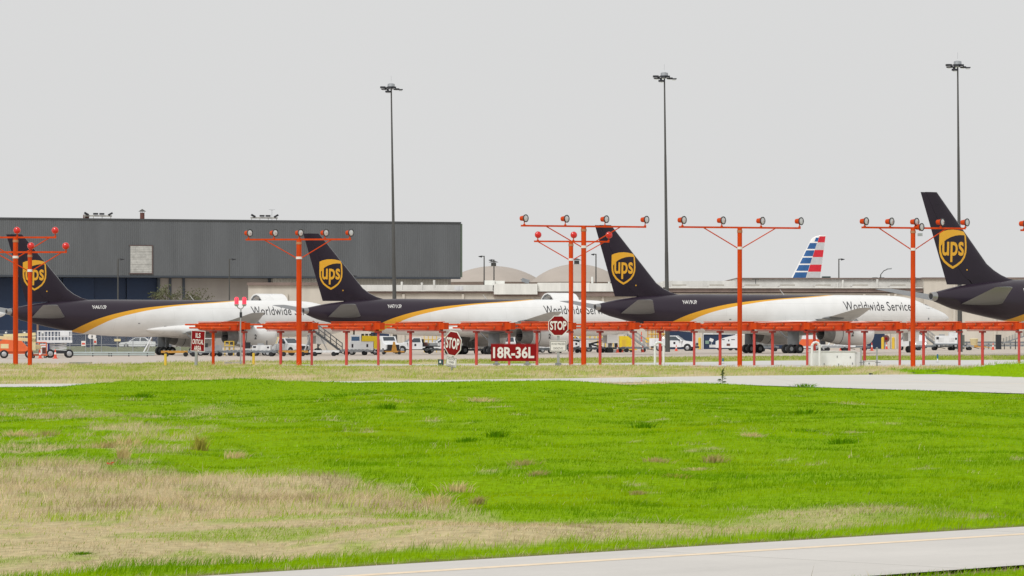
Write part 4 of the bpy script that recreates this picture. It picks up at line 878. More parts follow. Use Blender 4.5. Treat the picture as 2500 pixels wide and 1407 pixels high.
def tail_at(px, D): x = wx(px, D); return x
j1 = jet(A757, 'leftmost brown tailed cargo jet, its tail behind two red lamp posts', (wx(15, 412), 412, -0.35), R(37), 'N461UP', True, 'cargo jets parked nose away')
j2 = jet(A757, 'second cargo jet from the left, cargo door raised above its roof', (wx(740, 412), 412, -0.26), R(34), 'N471UP', True, 'cargo jets parked nose away')
j3 = jet(A757, 'third cargo jet from the left, with its whole white nose in view', (wx(1452, 389), 389, 0.0), R(31.9), 'N419UP', False, 'cargo jets parked nose away')
j4 = jet(scale767(A757), 'largest cargo jet at the right edge, only its dark tail in view', (wx(2272, 359), 359, 0.0), R(32.5), 'N341UP', False, 'cargo jets parked nose away')

# slim made-up jet nose in place of a further jet's tailplane tip
nt_ = thing('parked_jet', 'white jet nose, stand-in for a tailplane tip, peeping in at the left edge behind the first tail', 'airplane', (wx(13, 455), 455, -0.36), R(40))
rg = []
for a, r in ((0, .03), (-.12, .16), (-.5, .30), (-1.3, .5), (-2.6, .85), (-4.5, 1.4), (-7, 1.9), (-22, 1.9), (-34, 0.7), (-38, .2)):
    rg.append([(a, r*math.sin(t), 5.0-0.25*r+r*1.05*math.cos(t)) for t in np.linspace(0, 2*math.pi, 25)[:-1]])
MB().loft(rg).build('fuselage', 'jetwhite', nt_, ang=60)
gg = MB().tube((-5.5, 0, 3), (-5.5, 0, .4), .11).build('nose_gear', 'geargrey', nt_)
for b_ in (-.24, .24): MB().lathe([(-.13, .28), (-.11, .38), (.11, .38), (.13, .28)], 'y', (-5.5, b_, .4), 16).build('wheel', 'rubber', gg)

# far striped tail standing above the cargo building
D = 640.0; k = D/FPX
ft = thing('striped_tail_jet', 'far jet tail with blue, white and red stripes above the roof', 'airplane', (wx(1990, D), D, 0), R(172))
zb, zt = wz(700, D), wz(575, D); H = zt-zb
def fle(z): return (1990-1921)*k-(1990-1921-5)*k*((z-zb)/(zt-zb))     # metres ahead of the origin
def fte(z): return (1990-2000)*k+((1990-2016)-(1990-2000))*k*((z-zb)/(zt-zb))
def fr(z, cut=0.0):
    le, te = fle(z)-cut, fte(z); c = le-te; r1 = [(le-u*c, af(u)*.10*c, z) for u in US]; return r1+[(x, -y, q) for x, y, q in r1[-2:0:-1]]
MB().loft([fr(z) for z in np.linspace(zb-2, zt-.6, 6)]+[fr(zt-.25, .35), fr(zt, 1.2)]).build('vertical_fin', 'jetwhite', ft)
def ssurf(x, z, s, off=0.012):
    le, te = fle(z), fte(z); c = le-te; return (x, s*(af((le-x)/c)*.10*c+off), z)
nb = 7
for i in range(nb):
    z1 = zt-0.05-(H/nb)*i; z0 = z1-(H/nb)*.93; zg = z0+(H/nb)*.12
    for s in (-1, 1):
        def col_(f0, f1, za, zb_, m, nm):
            vs = []
            for z in np.linspace(za, zb_, 3):
                le, te = fle(z), fte(z); c = le-te
                vs.append([(le-(f0+(f1-f0)*q)*c, z) for q in np.linspace(0, 1, 6)])
            allv = [p for r in vs for p in r]; fs = [(a*6+b, a*6+b+1, (a+1)*6+b+1, (a+1)*6+b) for a in range(2) for b in range(5)]
            decal(nm, m, allv, fs, lambda x, z: ssurf(x, z, s), ft)
        if i == 0: col_(.30, .52, zg, z1-.35, 'flagblue', 'tail_stripe'); col_(.53, .99, z0, z1-.12, 'flagred', 'tail_stripe')
        else:
            col_(.05, .50, zg, z1, 'flagblue', 'tail_stripe'); col_(.51, .99, z0, z1+.05, 'flagred' if i % 2 == 0 else 'flaggrey', 'tail_stripe')
rg = []
for a, r in ((-9, .2), (-7, .8), (0, 2.0), (8, 2.9), (38, 2.9), (48, 1.8), (52, .1)):
    rg.append([(a, r*math.sin(t), 6.6+(2.9-r)*.5+r*math.cos(t)) for t in np.linspace(0, 2*math.pi, 25)[:-1]])
MB().loft(rg).build('fuselage', 'flaggrey', ft, ang=60)
for a, b_ in ((24, -4), (24, 4), (46, 0)):
    gg = MB().tube((a, b_*.8, 4.5), (a, b_, .6), .2).build('landing_gear', 'geargrey', ft)
    for c_ in (-.5, .5): MB().lathe([(-.2, .5), (-.15, .62), (.15, .62), (.2, .5)], 'y', (a, b_+c_, .62), 14).build('wheel', 'rubber', gg)
# ------------------------------------------------------------------ vehicles and ramp equipment
def wheels(t, spots, r, w=.24, rim=True):
    for x, y in spots:
        o = MB().lathe([(-w/2, r*.74), (-w*.42, r*.95), (0, r), (w*.42, r*.95), (w/2, r*.74)], 'y', (x, y, r), 18).build('wheel', 'rubber', t)
        if rim: MB().lathe([(-w*.53, r*.55), (-w*.50, r*.58), (w*.50, r*.58), (w*.53, r*.55)], 'y', (x, y, r), 14).build('rim', 'rim', o)
def frame_at(t, px, D, rz): t.location = G(px, D); t.rotation_euler.z = rz

def pickup(label, px, D, rz, bed='flat', group='white pickup trucks on the apron', mark=True):
    t = thing('pickup_truck', label, 'truck', G(px, D), rz, group)
    hood = [(2.95, .55), (2.98, .95), (2.9, 1.12), (1.35, 1.30), (1.2, .55)]
    MB().prism(hood, 'y', -.98, .98).build('hood', 'white', t)
    MB().prism([(1.2, .50), (1.2, 1.30), (-.65, 1.30), (-.65, .50)], 'y', -.98, .98).build('cab', 'white', t)
    vs = [(1.35, -.93, 1.302), (1.35, .93, 1.302), (-.63, .93, 1.302), (-.63, -.93, 1.302), (.45, -.76, 1.95), (.45, .76, 1.95), (-.52, .76, 1.95), (-.52, -.76, 1.95)]
    MB().add(vs, [(0, 1, 5, 4), (1, 2, 6, 5), (2, 3, 7, 6), (3, 0, 4, 7), (4, 5, 6, 7)]).build('roof', 'white', t, smooth=False)
    def quad(nm, p, m): MB().add(p, [(0, 1, 2, 3)]).build(nm, m, t, smooth=False, fix=False)
    quad('windscreen', [(1.27, -.84, 1.372), (1.27, .84, 1.372), (.55, .70, 1.905), (.55, -.70, 1.905)], 'glass')
    for s in (-1, 1): quad('side_window', [(1.0, s*.935, 1.35), (-.42, s*.935, 1.35), (-.38, s*.80, 1.87), (.42, s*.80, 1.87)], 'glass')
    quad('rear_window', [(-.63, -.7, 1.40), (-.63, .7, 1.40), (-.56, .62, 1.85), (-.56, -.62, 1.85)], 'glass')
    MB().b2((2.965, -.72, .72), (3.03, .72, 1.05)).build('grille', 'dark', t); MB().b2((2.7, -1.0, .36), (3.1, 1.0, .62)).build('bumper', 'dark', t)
    for s in (-1, 1):
        MB().b2((2.93, s*.75-.13, .82), (3.02, s*.75+.13, 1.03)).build('headlight', 'lens', t); MB().b2((.85, s*1.18-.1, 1.28), (1.0, s*1.18+.1, 1.5)).build('mirror', 'dark', t)
        for a in (1.95,): MB().lathe([(-.02, .50), (.02, .50)], 'y', (a, s*.975, .45), 18).build('wheel_arch', 'dark', t)
        if mark: MB().b2((.15, s*.985-.004, .88), (.4, s*.985+.004, 1.16)).build('door_emblem', 'brown', t)
    MB().b2((-2.85, -.5, .42), (1.2, .5, .62)).build('chassis', 'dark', t)
    if bed == 'flat':
        MB().b2((-2.95, -1.02, .80), (-.75, 1.02, .93)).build('flatbed', 'dark', t); MB().b2((-.85, -.95, .93), (-.78, .95, 1.75)).build('headboard', 'dark', t)
        MB().b2((-1.5, -.8, .93), (-.95, .3, 1.35)).build('toolbox', 'brickred', t); MB().b2((-2.7, -.7, .93), (-1.7, .7, 1.28)).build('crate', 'grey', t)
    elif bed == 'box':
        MB().b2((-2.95, -1.0, .55), (-.72, 1.0, 1.3)).build('pickup_bed', 'white', t)
    else:
        b = MB().b2((-2.95, -1.05, .62), (-.8, 1.05, 1.62)).build('utility_body', 'white', t)
        for x in (-2.6, -1.9, -1.3): MB().b2((x, -1.062, .72), (x+.55, -1.052, 1.5)).build('locker_door', 'white_old', b)
        r = MB()
        for x in (-2.85, -1.8, -.9):
            for s in (-1, 1): r.tube((x, s*.95, 1.62), (x, s*.95, 2.75), .035, n=5)
        for z in (2.2, 2.72):
            for s in (-1, 1): r.tube((-2.85, s*.95, z), (-.9, s*.95, z), .035, n=5)
        r.build('ladder_rack', 'yellow', t)
        MB().lathe([(1.64, .09), (1.8, .07)], 'z', (-1.2, -.7, 0), 8).build('amber_beacon', 'lamplit', t)
    wheels(t, [(1.95, -.88), (1.95, .88), (-1.75, -.88), (-1.75, .88)], .41, .27)
    return t

def cone(label, px, D, h=.75):
    t = thing('traffic_cone', label, 'cone', G(px, D), 0, 'orange traffic cones on the apron')
    MB().box((0, 0, .03), (.42*h/.75, .42*h/.75, .06)).build('base', 'coneor', t)
    MB().lathe([(.06, .17), (h*.45, .115)], 'z', n=12).lathe([(h*.68, .075), (h, .03)], 'z', n=12).build('cone_body', 'coneor', t); MB().lathe([(h*.45, .117), (h*.68, .077)], 'z', n=12, cap0=False, cap1=False).build('reflective_collar', 'signwhite', t)

def dolly(label, px, D, rz, L=3.4, deck='dolly', rail=None):
    t = thing('cargo_dolly', label, 'dolly', G(px, D), rz, 'flat cargo dollies on the apron')
    b = MB().b2((-L/2, -.8, .40), (L/2, -.7, .64)).b2((-L/2, .7, .40), (L/2, .8, .64)).b2((-L/2, -.7, .41), (-L/2+.12, .7, .63)).b2((L/2-.12, -.7, .41), (L/2, .7, .63)); b.build('frame', rail or deck, t)
    for k in range(7):
        x = -L/2+.3+(L-.6)*k/6; MB().tube((x, -.69, .62), (x, .69, .62), .07, n=8).build('roller', 'steel', t)
    for s in (-1, 1): MB().b2((s*L*.32-.25, -.75, .3), (s*L*.32+.25, .75, .36)).build('axle', 'dark', t)
    MB().tube((L/2, 0, .4), (L/2+.8, 0, .22), .04, n=6).build('tow_bar', 'dark', t)
    wheels(t, [(s*L*.32, y) for s in (-1, 1) for y in (-.74, .74)], .25, .2, False)
    return t

def airstair(label, px, D, rz, h=3.2, L=4.0, m='steel'):
    t = thing('boarding_stairs', label, 'stairs', G(px, D), rz, 'mobile stairs on the apron')
    n = 14
    for k in range(n): MB().b2((-L/2+L*k/n, -.55, .45+h*.86*(1-k/n)-.05), (-L/2+L*(k+1.1)/n, .55, .45+h*.86*(1-k/n))).build('step', m, t)
    for s in (-1, 1):
        MB().prism([(-L/2, .45+h*.86), (-L/2, .2+h*.86), (L/2, .22), (L/2, .48)], 'y', s*.60-.04, s*.60+.04).build('stringer', m, t)
        r = MB().tube((-L/2, s*.6, 1.4+h*.86), (L/2, s*.6, 1.35), .035, n=5).tube((-L/2, s*.6, .95+h*.86), (L/2, s*.6, .9), .028, n=5)
        for k in range(6): x = -L/2+L*k/5; z = .45+h*.86*(1-k/5); r.tube((x, s*.6, z), (x, s*.6, z+.95), .028, n=5)
        r.build('handrail', m, t)
    MB().b2((-L/2-1.2, -.62, .35+h*.86), (-L/2, .62, .45+h*.86)).build('platform', m, t); c = MB().b2((-L/2-1.1, -.6, .3), (L/2, .6, .42)); c.tube((-L/2-1, -.5, .4), (-L/2-.2, -.5, .4+h*.8), .05).tube((-L/2-1, .5, .4), (-L/2-.2, .5, .4+h*.8), .05).tube((0, .4, .4), (-.8, .4, 2.0), .05); c.build('chassis', 'white_old', t)
    wheels(t, [(-L/2-.7, -.6), (-L/2-.7, .6), (L/2-.6, -.6), (L/2-.6, .6)], .25, .16, False)
    return t

def gpu(label, px, D, rz, L=2.9, H=1.25, top=None, m='white', cab=None):
    t = thing('ground_power_unit', label, 'generator', G(px, D), rz, 'white ground power units')
    MB().prism([(-L/2, .55), (L/2, .55), (L/2, .5+H*.9), (L/2-.12, .5+H), (-L/2+.12, .5+H), (-L/2, .5+H*.9)], 'y', -.75, .75).build('housing', m, t)
    MB().b2((-L/2-.2, -.8, .38), (L/2+.2, .8, .548)).build('chassis', 'dolly', t)
    for x in (-L*.28, L*.18): MB().b2((x-.35, -.765, .75), (x+.35, -.752, .45+H*.8)).build('access_door', 'white_old', t)
    MB().b2((-L/2+.1, -.77, .5+H*.55), (-L/2+.42, -.753, .5+H*.85)).build('control_panel', 'dark', t); MB().b2((L*.32, -.768, .5+H*.5), (L*.32+.22, -.753, .5+H*.75)).build('emblem', 'brown', t)
    MB().tube((L*.25, .2, .5+H), (L*.25, .2, .5+H+.5), .06).build('exhaust_stack', 'dark', t); MB().b2((-L/2+.5, -.2, .503+H), (-L/2+1.2, .3, .5+H+.18)).build('air_intake', 'grey', t)
    MB().tube((L/2+.15, 0, .45), (L/2+1.0, 0, .25), .04).build('tow_bar', 'dark', t)
    wheels(t, [(s*L*.35, y) for s in (-1, 1) for y in (-.68, .68)], .27, .18)
    return t

# --- left: work lifts, fence, parked car
D = 372.0
t = thing('boom_lift', 'orange and cream boom lift at the left edge', 'boom lift', G(38, D), R(8), 'work lifts at left')
MB().prism([(-1.9, .7), (1.3, .7), (1.3, 1.0), (.6, 1.75), (-1.2, 1.9), (-1.9, 1.6)], 'y', -1.0, 1.0).build('turntable', 'liftorange', t)
MB().b2((-1.4, -.85, .45), (1.5, .85, .75)).build('chassis', 'liftorange', t)
MB().box((.2, -.55, 1.95), (3.6, .3, .34), ry=.08).build('lower_boom', 'cream', t); MB().box((.4, -.2, 2.35), (3.2, .28, .3), ry=-.06).build('upper_boom', 'cream', t)
MB().b2((1.4, -.7, .8), (2.0, .2, 2.2)).build('jib', 'cream', t); MB().b2((-2.6, -1.02, .55), (-1.95, -.2, 1.3)).build('counterweight', 'yellow2', t); MB().b2((-1.5, -1.012, 1.0), (-.7, -1.002, 1.45)).build('decal_panel', 'cream', t)
wheels(t, [(-1.15, -.95), (-1.15, .95), (1.35, -.95), (1.35, .95)], .43, .3)
t = thing('work_platform', 'orange work cage standing between the lifts at left', 'platform', G(96, 374), R(5), 'work lifts at left')
for s in (-.5, .5):
    b = MB()
    for x in (-.7, 0, .7): b.tube((x, s, .35), (x, s, 1.6), .04, n=6)
    for z in (.95, 1.3, 1.6): b.tube((-.7, s, z), (.7, s, z), .04, n=6)
    b.build('cage_rail', 'liftorange', t)
MB().b2((-.8, -.6, .25), (.8, .6, .42)).build('cage_floor', 'liftorange', t); MB().b2((-.3, -.56, .9), (.2, -.52, 1.35)).build('control_box', 'cream', t); MB().b2((.3, -.55, .45), (.68, -.2, 1.1)).build('machine_case', 'brickred', t)
wheels(t, [(-.6, -.5), (.6, -.5), (-.6, .5), (.6, .5)], .15, .1)
D = 378.0
t = thing('scissor_lift', 'white scissor lift with railed deck under the first tail', 'scissor lift', G(133, D), R(10), 'work lifts at left')
dk = MB().b2((-1.75, -.95, 1.55), (1.75, .95, 1.82)).build('deck', 'white', t)
for s in (-.92, .92):
    b = MB()
    for k in range(11): x = -1.7+3.4*k/10; b.tube((x, s, 1.82), (x, s, 2.75), .032, n=5)
    for z in (2.18, 2.73): b.b2((-1.72, s-.035, z-.05), (1.72, s+.035, z+.05))
    b.build('guard_rail', 'white', t)
MB().b2((.5, -.98, 2.25), (1.45, -.955, 2.68)).build('rail_board', 'white', t)
for k in range(3):
    for s in (-.6, .6): MB().tube((-.9, s, .75+.25*k), (1.2, s, .98+.25*k), .06, n=6).tube((1.2, s, .75+.25*k), (-.9, s, .98+.25*k), .06, n=6).build('scissor_arm', 'white_old', t)
MB().b2((-1.6, -.8, .45), (1.5, .8, .75)).build('chassis', 'dark', t); MB().b2((-1.5, -.9, .35), (-.75, -.2, 1.45)).build('battery_case', 'white', t); MB().b2((-.74, -.88, .35), (-.55, -.2, 1.45)).build('navy_panel', mat('navy_panel', (.02, .02, .12), .5), t)
wheels(t, [(-.45, -.85), (-.45, .85), (1.45, -.85), (1.45, .85)], .44, .3)

# guard rail of two pipes, fence with posts and mesh, signs, car
t = thing('pipe_rail', 'long low pale green double pipe rail behind the lifts', 'rail', G(265, 402), R(2)); Lr = 4.6
for z, nm in ((.2, 0), (.42, 1)): MB().tube((-Lr, 0, z), (Lr+.4, 0, z), .10, n=10).build('rail', mat('pale_pipe', (.38, .44, .43), .5), t)
for x in (-4, -1.7, .05, .3, 2.2, 4.2): MB().b2((x-.06, -.08, -.05), (x+.06, .1, .36)).build('foot', 'dark', t)
DF = 470.0
t = thing('chain_link_fence', 'chain link fence with barbed top behind the first jet', 'fence', (wx(210, DF), DF, -.36))
x0, x1 = wx(-60, DF)-wx(210, DF), wx(440, DF)-wx(210, DF)
for k in range(14): x = x0+(x1-x0)*k/13; MB().tube((x, 0, -.2), (x, 0, 2.5), .05, n=6).tube((x, 0, 2.5), (x+.05, -.35, 2.95), .035, n=5).build('post', 'steel', t)
MB().tube((x0, 0, 2.45), (x1, 0, 2.45), .04, n=6).build('top_rail', 'steel', t); MB().tube((x0, 0, 1.15), (x1, 0, 1.15), .03, n=6).build('mid_rail', 'steel', t)
for k in range(3): MB().tube((x0, -.1-.12*k, 2.6+.15*k), (x1, -.1-.12*k, 2.6+.15*k), .012, n=4).build('barbed_wire', 'steel', t)
cm = bpy.data.materials.new('chain_link'); cm.use_nodes = True; n_ = cm.node_tree; p_ = n_.nodes['Principled BSDF']; p_.inputs['Base Color'].default_value = (.35, .36, .37, 1); p_.inputs['Roughness'].default_value = .5
tc_ = n_.nodes.new('ShaderNodeTexCoord'); mp_ = n_.nodes.new('ShaderNodeMapping'); mp_.inputs['Rotation'].default_value = (0, R(45), 0); n_.links.new(tc_.outputs['Object'], mp_.inputs['Vector'])
sp_ = n_.nodes.new('ShaderNodeSeparateXYZ'); n_.links.new(mp_.outputs[0], sp_.inputs[0]); mm = []
for ax in ('X', 'Z'):
    a_ = n_.nodes.new('ShaderNodeMath'); a_.operation = 'PINGPONG'; a_.inputs[1].default_value = .03; n_.links.new(sp_.outputs[ax], a_.inputs[0])
    l_ = n_.nodes.new('ShaderNodeMath'); l_.operation = 'LESS_THAN'; l_.inputs[1].default_value = .0028; n_.links.new(a_.outputs[0], l_.inputs[0]); mm.append(l_)
mxx = n_.nodes.new('ShaderNodeMath'); mxx.operation = 'MAXIMUM'; n_.links.new(mm[0].outputs[0], mxx.inputs[0]); n_.links.new(mm[1].outputs[0], mxx.inputs[1]); n_.links.new(mxx.outputs[0], p_.inputs['Alpha'])
MB().add([(x0, .06, 0), (x1, .06, 0), (x1, .06, 2.45), (x0, .06, 2.45)], [(0, 1, 2, 3)]).build('wire_mesh', cm, t, smooth=False, fix=False)
for px, w, z0, z1, m, lb in ((204, .55, .95, 1.6, 'signwhite', 'small white and red notice on the fence, left one'), (232, .45, 1.1, 1.95, 'signwhite', 'tall white and red notice on the fence'), (287, .8, 1.55, 1.85, 'cream', 'cream plate on the fence before the car')):
    s = thing('fence_notice', lb, 'sign', (wx(px, DF), DF-.12, -.36)); MB().b2((-w/2, 0, z0), (w/2, .03, z1)).build('plate', m, s)
    if m != 'cream': MB().b2((-w*.36, -.012, z0+(z1-z0)*.28), (w*.36, -.002, z0+(z1-z0)*.62)).build('red_panel', 'coneor', s)
for px, lb in ((221, 'round white mirror disc on a fence post, left of two'), (229, 'round white mirror disc on a fence post, right of two')):
    s = thing('mirror_disc', lb, 'mirror', (wx(px, DF-1), DF-1, -.36)); MB().tube((0, 0, 0), (0, 0, 2.2), .04, n=6).build('post', 'steel', s); MB().lathe([(-.05, .30), (.0, .32)], 'y', (0, -.05, 2.15), 16).build('disc', 'signwhite', s)
for px, py, lb in ((15, 814, 'small white lamp on a thin pole at the left edge, above the boom lift'), (60, 813, 'small white lamp on a thin pole between the two red lamp towers'), (104, 813, 'small white lamp on a thin pole above the scissor lift')):
    s = thing('fence_lamp', lb, 'lamp', (wx(px, 482), 482, -.36), 0, 'small white fence lamps'); MB().tube((0, 0, 0), (0, 0, 2.5), .05, n=6).build('pole', 'steel', s); MB().lathe([(2.5, .12), (2.62, .18), (2.78, .1)], 'z', n=10).build('lamp_head', 'signwhite', s)
tag(MB().tube((0, 0, 0), (0, 0, 4.5), .13, n=8).build('timber_pole', mat('pinkish_pole', (.30, .19, .14), .8), None, (wx(92, 486), 486, -.36)), 'brown pole behind the white scissor lift', 'pole')
# grassy verge beyond the fence
vx = np.linspace(wx(-120, 478), wx(470, 478), 40); vv = MB(); vn = len(vx)
prof = ((472, -.4), (477, .05), (484, .35), (500, .35), (512, -.4))
vv.add([(x, y, z+(.12*math.sin(x*1.7)+.06*math.sin(x*4.1) if z > 0 else 0)) for y, z in prof for x in vx], [(r*vn+i, r*vn+i+1, (r+1)*vn+i+1, (r+1)*vn+i) for r in range(4) for i in range(vn-1)])
struct(vv.build('verge', 'hedge', None))
t = thing('parked_car', 'pale parked sedan seen through the fence under the first jet', 'car', (wx(336, 488), 488, .25), R(182))
MB().prism([(-2.3, .25), (2.35, .25), (2.42, .55), (2.2, .75), (1.0, .88), (-1.5, .92), (-2.3, .85), (-2.4, .5)], 'y', -.88, .88).build('body', 'white', t)
vs = [(1.15, -.8, .885), (1.15, .8, .885), (-1.75, .8, .905), (-1.75, -.8, .905), (.3, -.6, 1.40), (.3, .6, 1.40), (-1.0, .6, 1.42), (-1.0, -.6, 1.42)]
MB().add(vs, [(0, 1, 5, 4), (1, 2, 6, 5), (2, 3, 7, 6), (3, 0, 4, 7), (4, 5, 6, 7)]).build('greenhouse', 'white', t, smooth=False)
for s in (-1, 1):
    for a in (((.95, .93), (-.32, .93), (-.32, 1.36), (.25, 1.36)), ((-.42, .93), (-1.45, .94), (-.98, 1.37), (-.42, 1.36))):
        MB().add([(x, s*(.81-.2*(z-.9)/.5*.98), z) for x, z in a], [(0, 1, 2, 3)]).build('side_window', 'glass', t, smooth=False, fix=False)
MB().add([(1.08, -.72, .935), (1.08, .72, .935), (.36, .56, 1.37), (.36, -.56, 1.37)], [(0, 1, 2, 3)]).build('windscreen', 'glass', t, smooth=False, fix=False)
wheels(t, [(1.45, -.8), (1.45, .8), (-1.4, -.8), (-1.4, .8)], .32, .22)
cone('cone beside the orange work cage', 98, 368, .85); cone('cone before the white scissor lift', 135, 366, .95)
# steps leaning by the first jet's gear
t = thing('wheel_chock_ladder', 'white leaning tow bar beside the first jet wheels', 'tow bar', G(347, 414), R(5)); MB().tube((0, 0, .1), (1.05, 0, 2.1), .075, n=8).build('bar', 'white', t); MB().tube((.35, .3, .1), (1.05, .1, 1.6), .05, n=6).build('stay', 'white', t); MB().b2((-.25, -.15, 0), (.75, .4, .2)).build('foot', 'white_old', t)

# --- dollies in a line
DL = [(430, 398, 4, 'amber'), (497, 397, -3, 'dolly'), (560, 398, 2, 'dolly'), (640, 397, -2, 'dolly'), (716, 399, 3, 'amber'), (792, 400, 0, 'white_old'), (868, 418, -4, 'steel'), (1200, 436, 0, 'dolly'), (1322, 436, 2, 'dolly'), (1440, 440, -2, 'dolly'), (1550, 446, 3, 'dolly'), (2040, 452, 2, 'steel'), (2300, 470, -1, 'steel'), (2345, 471, 2, 'steel')]
DLB = ['worn amber flat dolly by the yellow bollard at left', 'flat dolly behind the lettered red sign', 'flat dolly under the first jet engine', 'flat dolly right of the first jet engine', 'rusty flat dolly before the tower with five lamps', 'pale flat dolly under the grey stairs', 'steel flat dolly under the yellow sheeted loader', 'flat dolly left of the runway board',
       'flat dolly right of the runway board', 'flat dolly under the yellow stands', 'flat dolly at the foot of the short stairs', 'steel flat dolly under the third jet engine', 'steel flat dolly under the generator at right', 'steel flat dolly behind the generator at right']
for (px, D, r, m), lb in zip(DL, DLB): dolly(lb, px, D, R(r), 3.2, m)
def container(label, px, D, rz, w, h, m, dep=1.5, cut=.35):
    t = thing('cargo_container', label, 'container', (G(px, D)[0], D, G(px, D)[2]+.70), rz, 'cargo containers on dollies')
    MB().prism([(-w/2, 0), (w/2, 0), (w/2, h-cut*.4), (w/2-cut, h), (-w/2+cut*.3, h), (-w/2, h-cut*.6)], 'y', -dep/2, dep/2).build('shell', m, t)
    b = MB()
    for k in range(4): x = -w/2+.1+(w-.2)*k/3; b.b2((x-.03, -dep/2-.03, .05), (x+.03, -dep/2-.002, h*.8))
    b.b2((-w/2, -dep/2-.025, h*.42), (w/2, -dep/2-.005, h*.46)); b.build('ribs', 'grey', t); return t
# clutter between first and second jets
gpu('white generator box behind the first jet engine', 640, 408, R(-4), 2.0, .7, m='white_old')
t = thing('belt_loader', 'low white belt loader behind the first jet engine', 'belt loader', G(624, 415), R(6), 'belt loaders on the apron'); MB().box((0, 0, 1.0), (4.2, .8, .22), ry=.22).build('belt_boom', 'steel', t); MB().b2((-1.5, -.8, .4), (1.3, .8, .8)).build('chassis', 'white_old', t); MB().b2((-1.4, -.75, .8), (-.6, .2, 1.5)).build('driver_box', 'dark', t); wheels(t, [(-1, -.7), (1, -.7), (-1, .7), (1, .7)], .3, .2)
t = thing('baggage_tractor', 'grey baggage tractor half hidden behind the lettered sign', 'tractor', G(512, 412), R(4)); MB().b2((-1.4, -.7, .35), (1.4, .7, .95)).build('body', 'grey', t); b = MB()
for x in (-.9, .25):
    for s in (-.6, .6): b.tube((x, s, .95), (x, s, 1.9), .04, n=6)
b.b2((-1.0, -.7, 1.9), (.35, .7, 1.98)).build('canopy', 'white_old', t); MB().b2((-.7, -.5, .95), (-.2, .5, 1.4)).build('seat', 'dark', t); MB().b2((.4, -.6, .95), (1.3, .6, 1.2)).build('hood', 'grey', t); wheels(t, [(-1, -.65), (1, -.65), (-1, .65), (1, .65)], .3, .2)
t = thing('maintenance_stand', 'small yellow stand behind the first jet engine nozzle', 'stand', G(560, 416), 0, 'yellow maintenance stands'); b = MB()
for x in (-.5, 0, .5):
    for s in (-.4, .4): b.tube((x, s, 0), (x, s, 1.6), .045, n=5)
for z in (.6, 1.1, 1.6):
    for s in (-.4, .4): b.tube((-.5, s, z), (.5, s, z), .045, n=5)
b.build('stand_frame', 'yellow', t); MB().b2((-.55, -.45, .95), (.55, .45, 1.02)).build('stand_deck', 'steel', t)
pickup('white pickup truck left of the tower with five lamps, nose to the right', 700, 428, R(-48), 'box')
tl = thing('cargo_loader', 'cream cargo loader with yellow rails behind the first jet', 'loader', G(668, 446), R(3)); MB().b2((-1.1, -1, .5), (1.2, 1, 2.2)).build('body', 'cream', tl); MB().b2((-.75, -1.02, 1.25), (-.1, -1.005, 1.95)).build('window', 'amber', tl); MB().b2((-2.6, -.9, .35), (3, .9, .6)).build('chassis', 'grey', tl); b = MB()
for x in (-1.0, -.3, .4, 1.1): b.tube((x, -.95, 2.2), (x, -.95, 2.9), .04, n=5)
b.tube((-1, -.95, 2.85), (1.1, -.95, 2.85), .04, n=5).build('guard_rail', 'yellow', tl); wheels(tl, [(-2, -.8), (2.3, -.8), (-2, .8), (2.3, .8)], .36, .25)
airstair('grey mobile stairs below the second tail', 800, 420, R(0), 2.9, 3.3, 'dolly')
t = thing('nose_jack', 'dark nose leg stand of the first jet behind the tower', 'stand', G(754, 432), 0); MB().tube((0, 0, 0), (0, 0, 2.3), .16, n=8).tube((-.7, 0, .1), (0, 0, 1.6), .07, n=6).tube((.7, 0, .1), (0, 0, 1.6), .07, n=6).build('leg', 'geargrey', t); MB().b2((-.9, -.4, 0), (.9, .4, .16)).build('base', 'dark', t)
# yellow sheeted loader and neighbours under the second jet
t = thing('deicing_tractor', 'white tractor with blue cab window and yellow sheet under the second jet', 'tractor', G(890, 424), R(-3))
MB().b2((-1.7, -.95, .55), (1.1, .95, 1.55)).build('body', 'white', t); MB().b2((-1.55, -.9, 1.55), (-.3, .9, 2.3)).build('cab', 'white', t); MB().b2((-1.42, -.915, 1.62), (-.5, -.903, 2.1)).build('cab_window', 'glassblue', t)
MB().prism([(-.25, 1.56), (1.15, 1.56), (1.15, .75), (1.75, .6), (1.72, 1.7), (1.45, 2.15), (-.2, 2.2)], 'y', -1.0, .95).build('yellow_sheet', 'yellow2', t); b = MB()
for x in (-.2, .25, .7, 1.2): b.b2((x-.12, -.6, 2.2), (x+.12, .5, 2.42))
b.build('load', 'dark', t); MB().b2((-1.4, -.965, .85), (-1.2, -.953, 1.25)).b2((.3, -.965, .9), (.5, -.953, 1.25)).build('emblem', 'brown', t); MB().b2((-2.2, -.9, .3), (2.1, .9, .55)).build('chassis', 'steel', t)
wheels(t, [(-1.4, -.85), (1.3, -.85), (-1.4, .85), (1.3, .85)], .32, .22)
t = thing('delivery_van', 'white van with a big dark grille behind the second jet', 'van', G(938, 448), R(-62)); MB().prism([(2.4, .5), (2.45, 1.1), (1.6, 1.35), (1.1, 2.1), (-2.4, 2.15), (-2.4, .5)], 'y', -.95, .95).build('body', 'white', t); MB().b2((2.42, -.78, .55), (2.52, .78, 1.12)).build('grille', 'dark', t); MB().add([(1.56, -.8, 1.40), (1.56, .8, 1.40), (1.15, .75, 2.05), (1.15, -.75, 2.05)], [(0, 1, 2, 3)]).build('windscreen', 'glass', t, smooth=False, fix=False); MB().b2((2.3, -.95, .3), (2.55, .95, .55)).build('bumper', 'dark', t); wheels(t, [(1.6, -.85), (1.6, .85), (-1.6, -.85), (-1.6, .85)], .36, .24)
